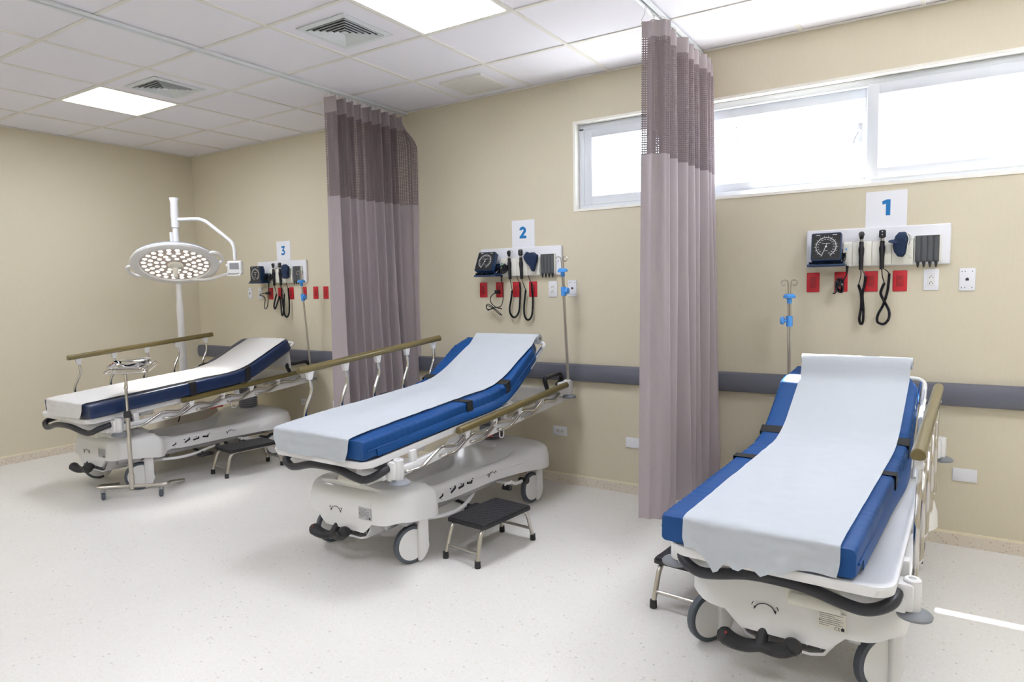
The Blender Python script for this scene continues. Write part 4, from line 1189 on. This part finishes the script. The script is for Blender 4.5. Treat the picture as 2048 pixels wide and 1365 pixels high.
def drip_pole(root_xy, yaw, x, y, z, tilt, label, topz, knob_side):
    t = thing('drip_pole', label, 'drip pole', (root_xy[0] + x * cos(yaw) - y * sin(yaw), root_xy[1] + x * sin(yaw) + y * cos(yaw), z), 0, 'steel drip poles on the stretchers')
    t.rotation_euler = (math.atan(tilt), 0, yaw)
    h = topz - z
    mb = MB(); mb.cyl((-.0055, 0, -.06), (-.0055, 0, h - .08), .0052, 10); mb.cyl((.0055, 0, -.06), (.0055, 0, h - .08), .0052, 10); mb.build('pole', M['steel'], t)
    for s in (-1, 1):
        mb = MB(); mb.tube(smooth_path([(s * .006, 0, h - .10), (s * .008, 0, h - .02), (s * .014, 0, h - .002), (s * .036, -.004, h), (s * .044, -.008, h - .018), (s * .032, -.010, h - .032), (s * .020, -.008, h - .024)], 5), .0028, 7); mb.build('hook', M['chrome'], t)
    mb = MB(); mb.lathe([(0, -.01), (.014, -.01), (.014, .018), (.036, .022), (.034, .036), (.022, .046), (.010, .046), (0, .046)], 12, T(0, 0, h - .125)); mb.build('hook_collar', M['sky'], t)
    mb = MB(); mb.lathe([(0, 0), (.018, 0), (.019, .03), (.018, .062), (0, .062)], 14, T(0, 0, h - .27)); mb.cyl((knob_side * .01, -.005, h - .235), (knob_side * .030, -.012, h - .235), .008, 10)
    cl = mb.build('height_clamp', M['sky'], t)
    mb = MB(); mb.lathe([(0, 0), (.020, 0), (.024, .006), (.022, .018), (.012, .022), (0, .022)], 12, T(knob_side * .026, -.012, h - .235) @ Matrix.Rotation(knob_side * pi / 2, 4, 'Y')); mb.build('knob', M['sky'], cl)
    return t

beds = {
 1: dict(c=(6.420, -1.12), yaw=radians(-2.2), zf=.530, tilt=.045, yb=.27, ang=radians(35.5), Lb=.585, rails=(False, True), ox=-.040, w=.640, puff=1, drift=.05,
         lab='wheeled white stretcher nearest the camera, right rail raised, under sign 1', mlab='navy mattress with raised back on the stretcher under sign 1, nearest the camera'),
 2: dict(c=(4.20, -1.12), yaw=radians(-1.0), zf=.637, tilt=.08, yb=.27, ang=radians(32.5), Lb=.545, rails=(True, False), ox=.012, w=.675, puff=1, drift=.0,
         lab='wheeled white stretcher in the middle bay, left rail raised, under sign 2', mlab='navy mattress with raised back and black straps on the middle stretcher'),
 3: dict(c=(1.515, -1.12), yaw=0.0, zf=.600, tilt=.083, yb=.31, ang=radians(27), Lb=.53, rails=(True, False), ox=.072, w=.655, puff=0, drift=0,
         lab='wheeled white stretcher in the left bay under the round surgical lamp', mlab='smooth navy mattress on the left stretcher beneath the surgical lamp')}
for b, B in beds.items():
    root, deck = stretcher(B['c'][0], B['c'][1], B['yaw'], B['zf'], B['tilt'], B['yb'], B['ang'], B['rails'], B['lab'], {1: (-.56, -.60, -.12, .1), 2: (-.24, -.28, -.06, .1), 3: (-.38, -.42, -.1, .1)}[b], {1: 0.0, 2: .02, 3: .075}[b])
    t, P, pt = mattress(B['c'][0], B['c'][1], B['yaw'], B['ox'], B['zf'], B['tilt'], B['yb'], B['ang'], B['Lb'], B['w'], B['mlab'], B['puff'], B['drift'])
    if b == 1: paper(*B['c'], B['yaw'], P, pt, .100, .505, .505, .022, .030, 'white crepe paper pulled from a roll over the nearest mattress, crumpled tail at the foot', .150, 1, .066, seed=3)
    if b == 2: paper(*B['c'], B['yaw'], P, pt, .100, .565, .515, -.030, .075, 'smooth white crepe paper pulled from a roll over the middle mattress', .122, 0, .022, seed=11, bow=.04)
    if b == 3: paper(*B['c'], B['yaw'], P, pt, .100, .535, .52, -.012, .045, 'white paper sheet on the left mattress under the surgical lamp, folded over its head end', .112, 0, 0, headdrop=.27, seed=23, m_=M['sheet_warm'])
    ps = -1 if b == 1 else 1
    drip_pole(B['c'], B['yaw'], (-.372 if b == 1 else .397), .98, deck(.98) + .012, B['tilt'], {1: 'steel drip pole with blue clamps at the head of the nearest stretcher', 2: 'steel drip pole with blue clamps at the head of the middle stretcher', 3: 'steel drip pole with blue clamps at the head of the left stretcher'}[b],
              {1: 1.475, 2: 1.67, 3: 1.65}[b], -1 if b == 1 else 1)
# ------------------------------------------------------------------ step stools
def stool(feet, label):
    """feet: a,b front pair / c,d far pair as world points"""
    a, b, c, d = [Vector((x, y, 0)) for x, y in feet]; cen = (a + b + c + d) / 4
    ux = ((b - a) + (c - d)).normalized(); rz = atan2(ux.y, ux.x)
    w = ((b - a).length + (c - d).length) / 2; l = ((c - b).length + (d - a).length) / 2
    t = thing('step_stool', label, 'step stool', (cen.x, cen.y, 0), rz, 'steel step stools with black tops')
    h = .205; hw, hl = w / 2, l / 2
    mb = MB(); mb.prism(rrect(0, 0, w + .03, l - .075, .012), h, h + .008, 'z'); mb.prism(rrect(0, 0, w + .036, l - .068, .014), h - .012, h + .004, 'z')
    tp = mb.build('top_board', M['black'], t, ang=30)
    mb = MB(); mb.prism(rrect(0, 0, w + .026, l - .08, .012), h + .006, h + .012, 'z')
    for i in range(-9, 10):      # raised diamond ribs
        for sg in (-1, 1):
            x0 = i * .045; p = []
            W, L2 = (w + .02) / 2, (l - .09) / 2
            ya, yb2 = -L2, L2; xa, xb = x0 + sg * ya * .7, x0 + sg * yb2 * .7
            # clip to |x|<W
            pa, pb = Vector((xa, ya)), Vector((xb, yb2)); dv = pb - pa; t0, t1 = 0, 1
            for lo, o_, dd in ((-W, pa.x, dv.x),):
                q0, q1 = (-W - o_) / dd, (W - o_) / dd; t0 = max(t0, min(q0, q1)); t1 = min(t1, max(q0, q1))
            if t1 - t0 > .03:
                q0, q1 = pa + dv * t0, pa + dv * t1; mb.stroke([tuple(q0), tuple(q1)], .004, h + .0115, h + .0128, 'z')
    mb.build('ribbed_mat', M['pad'], t, ang=30)
    for s in (-1, 1):
        mb = MB(); pts = [(s * hw, -hl, .018), (s * (hw - .012), -hl + .045, h - .014), (s * (hw - .012), hl - .045, h - .014), (s * hw, hl, .018)]
        mb.tube(fillet(pts, .055, 7), .0115, 12); mb.build('leg_frame', M['steel'], t)
    for y in (-hl + .014, hl - .014):
        mb = MB(); mb.cyl((-hw, y, .072), (hw, y, .072), .0085, 10); mb.build('crossbar', M['steel'], t)
    for sx in (-1, 1):
        for sy in (-1, 1):
            mb = MB(); mb.lathe([(0, 0), (.016, 0), (.017, .004), (.0155, .036), (0, .038)], 14, T(sx * hw, sy * hl, 0)); mb.build('rubber_foot', M['black'], t)
    return t
stool([(4.598, -1.558), (4.829, -1.582), (4.876, -1.095), (4.651, -1.076)], 'low step stool with black ribbed top on the floor right of the middle stretcher')
stool([(1.892, -1.164), (2.113, -1.188), (2.178, -.707), (1.956, -.679)], 'low step stool with black top on the floor right of the left stretcher')
stool([(5.767, -1.527), (5.998, -1.55), (6.045, -1.064), (5.820, -1.045)], 'low step stool half hidden behind the foot of the nearest stretcher')

# ------------------------------------------------------------------ instrument stand in front of the left stretcher
u = Vector((.291, .262, 0)).normalized(); ang_m = atan2(u.y, u.x)
mc = Vector((1.962, -1.841, 0))
t = thing('instrument_stand', 'chrome instrument stand on casters in front of the left stretcher', 'instrument stand', tuple(mc), ang_m)
mb = MB(); zb = .085
mb.tube(fillet([(-.235, .36, .014), (-.235, .06, zb), (-.235, 0, zb), (.235, 0, zb), (.235, .06, zb), (.235, .36, .014)], [0, .02, .03, .03, .02, 0], 6), .0125, 12); mb.build('base_frame', M['steel'], t)
mb = MB(); mb.cyl((0, 0, zb - .02), (0, 0, .60), .0145, 14); mb.cyl((0, 0, zb + .0), (0, 0, zb + .09), .018, 14); mb.build('post', M['steel'], t)
mb = MB(); mb.lathe([(0, 0), (.022, 0), (.026, .015), (.024, .04), (.017, .048), (0, .048)], 14, T(0, 0, .585)); mb.build('height_collar', M['black'], t)
mb = MB(); mb.cyl((0, 0, .60), (0, 0, .80), .0105, 12); mb.tube([(0, 0, .79), (0, .01, .84), (0, .004, .895)], [.014, .010, .010], 10, sx=.7); mb.build('upper_pole', M['chrome'], t)
mb = MB(); zt = .905; hw = .142
mb.tube(fillet([(-hw, 0, zt), (hw, 0, zt), (hw, .25, zt + .050), (-hw, .25, zt + .050)], .03, 6, closed=True), .0085, 10, closed=True); mb.build('tray_frame', M['chrome'], t)
for x in (-.195, .195):
    cs = bpy.data.objects.new('caster', None); COL.objects.link(cs); cs.parent = t; cs.location = (x, -.0, 0); cs.rotation_euler = (0, 0, .5 if x < 0 else .2)
    mb = MB(); mb.lathe([(0, -.012), (.022, -.012), (.026, -.008), (.026, .008), (.022, .012), (0, .012)], 18, T(0, -.012, .026) @ Matrix.Rotation(pi / 2, 4, 'Y')); mb.build('wheel', M['tire'], cs)
    mb = MB()
    for s in (-1, 1): mb.prism([(-.022, .03), (-.010, .014), (.0, .018), (.012, .055), (-.018, .055)], s * .0135, s * .0165, 'x')
    mb.box(-.0165, .0165, -.018, .014, .053, .058); mb.cyl((0, 0, .055), (0, 0, .078), .009, 10); mb.build('fork', M['zinc'], cs)
# polished dishes standing on the tray frame
tilt_m = math.atan(.050 / .25)
def on_tray(x, y, dz=0.0):
    q = Vector((x, y, 0)); return Vector((mc.x + x * cos(ang_m) - y * sin(ang_m), mc.y + x * sin(ang_m) + y * cos(ang_m), zt + .0085 + y * .050 / .25 + dz))
tr = thing('steel_tray', 'polished steel tray lying on the instrument stand', 'tray', tuple(on_tray(0, .125)), ang_m); tr.rotation_euler = (tilt_m * .9, 0, ang_m)
mb = MB(); A_ = lambda s, z: [(x * s, y * s, z) for x, y in rrect(0, 0, .27, .215, .045, 6)]
mb.loft([A_(.93, .001), A_(1.0, .024), A_(1.035, .025), A_(1.035, .022), A_(1.01, .021), A_(.97, .0025)][::1], cap0=True, cap1=False); mb.loft([A_(.96, .003), A_(.5, .003)], cap0=False, cap1=True); mb.build('tray_body', M['mirror'], tr)
ds = thing('kidney_dish', 'polished steel kidney dish with lid standing in the tray on the instrument stand', 'dish', tuple(on_tray(.005, .115, .006)), ang_m); ds.rotation_euler = (tilt_m * .9, 0, ang_m)
ol = []
for k in range(40):
    a = 2 * pi * k / 40; x = .115 * cos(a); y = .060 * sin(a) + .026 * (1 - (x / .115) ** 2) * (-1)
    ol.append((x, y))
K = lambda s, z: [(x * s, y * s, z) for x, y in ol]
mb = MB(); mb.loft([K(.78, .002), K(.92, .012), K(1.0, .040), K(1.06, .043), K(1.06, .045), K(.99, .044), K(.90, .016), K(.75, .006)]); mb.build('dish_body', M['mirror'], ds)
mb = MB(); mb.loft([[(x * s + .015, y * s * .9 + .02, z) for x, y in ol] for s, z in ((.98, .0455), (1.0, .049), (.9, .054), (.4, .057))]); mb.build('lid', M['mirror'], ds)

# ------------------------------------------------------------------ mobile surgical lamp
LP = Vector((.965, -.805, 0)); LC = Vector((1.235, -.985, 1.715))
t = thing('surgical_lamp', 'white mobile surgical lamp with round LED head beside the left stretcher', 'surgical lamp', tuple(LP))
def rel(p): return Vector(p) - LP
mb = MB()
ring = lambda s, z, yo=0: [(x * s - .02, y * s + yo - .03, z) for x, y in rrect(0, 0, .34, .62, .06, 6)]
mb.loft([ring(.97, .07), ring(1.0, .09), ring(1.0, .30), ring(.93, .36), ring(.86, .415), ring(.80, .425)]); mb.build('base_housing', M['cream'], t, ang=45)
for sx in (-1, 1):
    for sy in (-1, 1):
        mb = MB(); mb.lathe([(0, -.014), (.034, -.014), (.038, -.009), (.038, .009), (.034, .014), (0, .014)], 18, T(sx * .12 - .02, sy * .25 - .03, .038) @ Matrix.Rotation(pi / 2, 4, 'Y')); mb.box(sx * .12 - .04, sx * .12, sy * .25 - .05, sy * .25 - .01, .06, .085, .004); mb.build('caster', M['zinc'], t)
mb = MB(); mb.lathe([(0, .40), (.055, .40), (.05, .44), (.034, .46), (.034, .86), (.036, .865), (.036, .885), (.030, .89), (.030, 1.35), (.026, 1.4), (.026, 2.10), (0, 2.10)], 20); mb.build('pole', M['paint'], t)
mb = MB(); mb.lathe([(0, 2.06), (.034, 2.06), (.034, 2.15), (.036, 2.155), (.033, 2.29), (.040, 2.315), (.040, 2.325), (0, 2.318)], 20); mb.build('swivel_sleeve', M['paint'], t)
mb = MB(); mb.box(-.055, -.03, -.03, .0, 1.80, 2.02, .006); mb.build('counterweight_bar', M['paint'], t)
rv = Vector((.841, .541, 0))
J = LP + rv * .56 + Vector((.03, -.06, 0)); J.z = 1.685
mb = MB(); top = Vector((0, 0, 2.13)); je = rel(J)
mb.tube(fillet([top, top + (je - top) * Vector((1, 1, 0)) * .48, Vector((je.x, je.y, 1.90)), Vector((je.x, je.y, 1.755))], .07, 7), .0165, 12); mb.build('upper_arm', M['paint'], t)
Rb = Matrix.Rotation(atan2(rv.y, rv.x), 4, 'Z'); Rb.translation = je
mb = MB(); mb.X = Rb; mb.box(-.065, .065, -.03, .03, -.058, .062, .012, 3); mb.box(-.085, -.05, -.015, .015, .01, .035, .006); mb.tube(fillet([(-.058, -.025, -.035), (-.058, -.05, -.07), (.058, -.05, -.07), (.058, -.025, -.035)], .015), .008, 8)
cb = mb.build('control_box', M['paint'], t)
mb = MB(); mb.X = Rb; mb.box(-.04, .042, -.032, -.0295, -.012, .042); mb.build('screen', M['screen'], cb, smooth=False)
dirc = (Vector((6.84, -4.34, 0)) - LC); dirc.z = 0; dirc.normalize()
nrm = (dirc * sin(radians(27)) + Vector((0, 0, -1)) * cos(radians(27)) + rv * -.03).normalized()
Q = nrm.to_track_quat('Z', 'Y').to_matrix().to_4x4(); Q.translation = rel(LC)
back = rel(LC) - nrm * .07
mb = MB(); wl = (-dirc * cos(radians(27)) + Vector((0, 0, -sin(radians(27))))); pb = rel(LC) + wl * .345 + rv * .075 - nrm * .035; pm = pb + rv * .20 + dirc * .06; mb.tube(fillet([je - rv * .04 + Vector((0, 0, -.045)), pm + Vector((0, 0, -.01)), pb], .06, 6), .0145, 12); mb.ball(tuple(pb), .026, 12); mb.build('lower_arm', M['paint'], t)
R0 = .335
mb = MB(); mb.lathe([(0, -.085), (.12, -.082), (.22, -.072), (.30, -.052), (.338, -.030), (.343, -.02), (.338, -.012), (.30, -.012), (0, -.012)], 56, Q); hd = mb.build('head_shell', M['lampgrey'], t)
mb = MB(); mb.lathe([(.320, -.014), (.344, -.018), (.352, -.004), (.346, .010), (.318, .020), (.282, .014), (.277, .002), (.277, -.012)], 56, Q); mb.build('head_rim', M['paint'], t)
mb = MB(); mb.lathe([(0, .001), (.279, .001), (.279, -.008), (0, -.008)], 48, Q); fc = mb.build('lamp_face', M['ledplate'], t)
for ri, (rr, n_, sz) in enumerate(((.100, 9, .018), (.148, 14, .018), (.197, 18, .0185), (.245, 24, .0185)), ):
    for k in range(n_):
        a = 2 * pi * (k + .5 * (ri % 2)) / n_
        mb = MB(); mb.X = Q; mb.lathe([(sz, .0005), (sz, .003), (sz * .7, .006), (0, .007)], 12, T(rr * cos(a), rr * sin(a), 0)); mb.build('led_lens', M['led'], fc)
mb = MB(); mb.X = Q; mb.lathe([(0, 0), (.055, 0), (.062, .008), (.058, .022), (.03, .032), (.022, .04), (.021, .085), (.016, .125), (.012, .130), (0, .131)], 22); mb.build('sterile_handle', M['ivory'], t)
for s in (-1, 1):
    mb = MB(); mb.X = Q
    a0 = atan2(*(reversed((Q.inverted().to_3x3() @ (rv * s)).xy)))
    pts = [Vector((r * cos(a0 + d), r * sin(a0 + d), 0)) for r, d in ((.335, -.28), (.385, -.24), (.40, 0), (.385, .24), (.335, .28))]
    mb.tube(fillet(pts, .05, 6), .014, 10); mb.build('side_grip', M['paint'], t)
cbd = thing('lamp_cable', 'thin black cable lying over the base of the surgical lamp', 'cable', (LP.x + .1, LP.y + .02, .425))
mb = MB(); mb.tube(smooth_path([(.075, -.20, -.10), (.065, -.16, -.02), (.04, -.10, .008), (.0, -.06, .006), (-.03, .0, .006), (.0, .05, .006), (.03, .12, .006), (.03, .2, .006)], 6), .005, 6); mb.build('cable', M['black'], cbd)

sl = bpy.data.lights.new('surgical_beam', 'SPOT'); sl.energy = 125; sl.spot_size = radians(42); sl.spot_blend = .85; sl.shadow_soft_size = .22; sl.color = (1, .96, .88)
slo = bpy.data.objects.new('surgical_beam', sl); COL.objects.link(slo); slo.location = LC + nrm * .14; slo.rotation_euler = nrm.to_track_quat('-Z', 'Y').to_euler()
# ------------------------------------------------------------------ daylight and camera
W = bpy.data.worlds.new('W'); S.world = W; W.use_nodes = True
bg = W.node_tree.nodes['Background']; bg.inputs[0].default_value = (.74, .87, 1.0, 1); bg.inputs[1].default_value = SKY
sun = bpy.data.lights.new('sun', 'SUN'); sun.energy = SUN; sun.angle = radians(.6); sun.color = (1, .97, .92)
so = bpy.data.objects.new('sun', sun); COL.objects.link(so)
so.rotation_euler = Vector((.13, -1, -2.245)).to_track_quat('-Z', 'Y').to_euler()
cam = bpy.data.cameras.new('cam'); co = bpy.data.objects.new('cam', cam); COL.objects.link(co)
F_, yaw_, pit_, rol_ = 1342.279, .5715, -.0783, -.0179
cam.sensor_width = 36; cam.sensor_fit = 'HORIZONTAL'; cam.lens = F_ / 2048 * 36; cam.clip_start = .05; cam.clip_end = 200
fw = Vector((-sin(yaw_) * cos(pit_), cos(yaw_) * cos(pit_), sin(pit_))); rg = Vector((cos(yaw_), sin(yaw_), 0)); upv = rg.cross(fw)
r2 = rg * cos(rol_) + upv * sin(rol_); u2 = -rg * sin(rol_) + upv * cos(rol_)
mt = Matrix((( r2.x, u2.x, -fw.x, 6.8407), (r2.y, u2.y, -fw.y, -4.3372), (r2.z, u2.z, -fw.z, 1.4557), (0, 0, 0, 1)))
co.matrix_world = mt
S.camera = co
vs = S.view_settings; S.display_settings.display_device = 'sRGB'; vs.view_transform = 'Standard'; vs.look = 'None'; vs.gamma = 1.0; vs.use_curve_mapping = False
vs.exposure = EXPO
S.cycles.max_bounces = 10; S.cycles.diffuse_bounces = 6; S.cycles.glossy_bounces = 4; S.cycles.transparent_max_bounces = 24; S.cycles.use_denoising = True
S.cycles.sample_clamp_indirect = 8.0
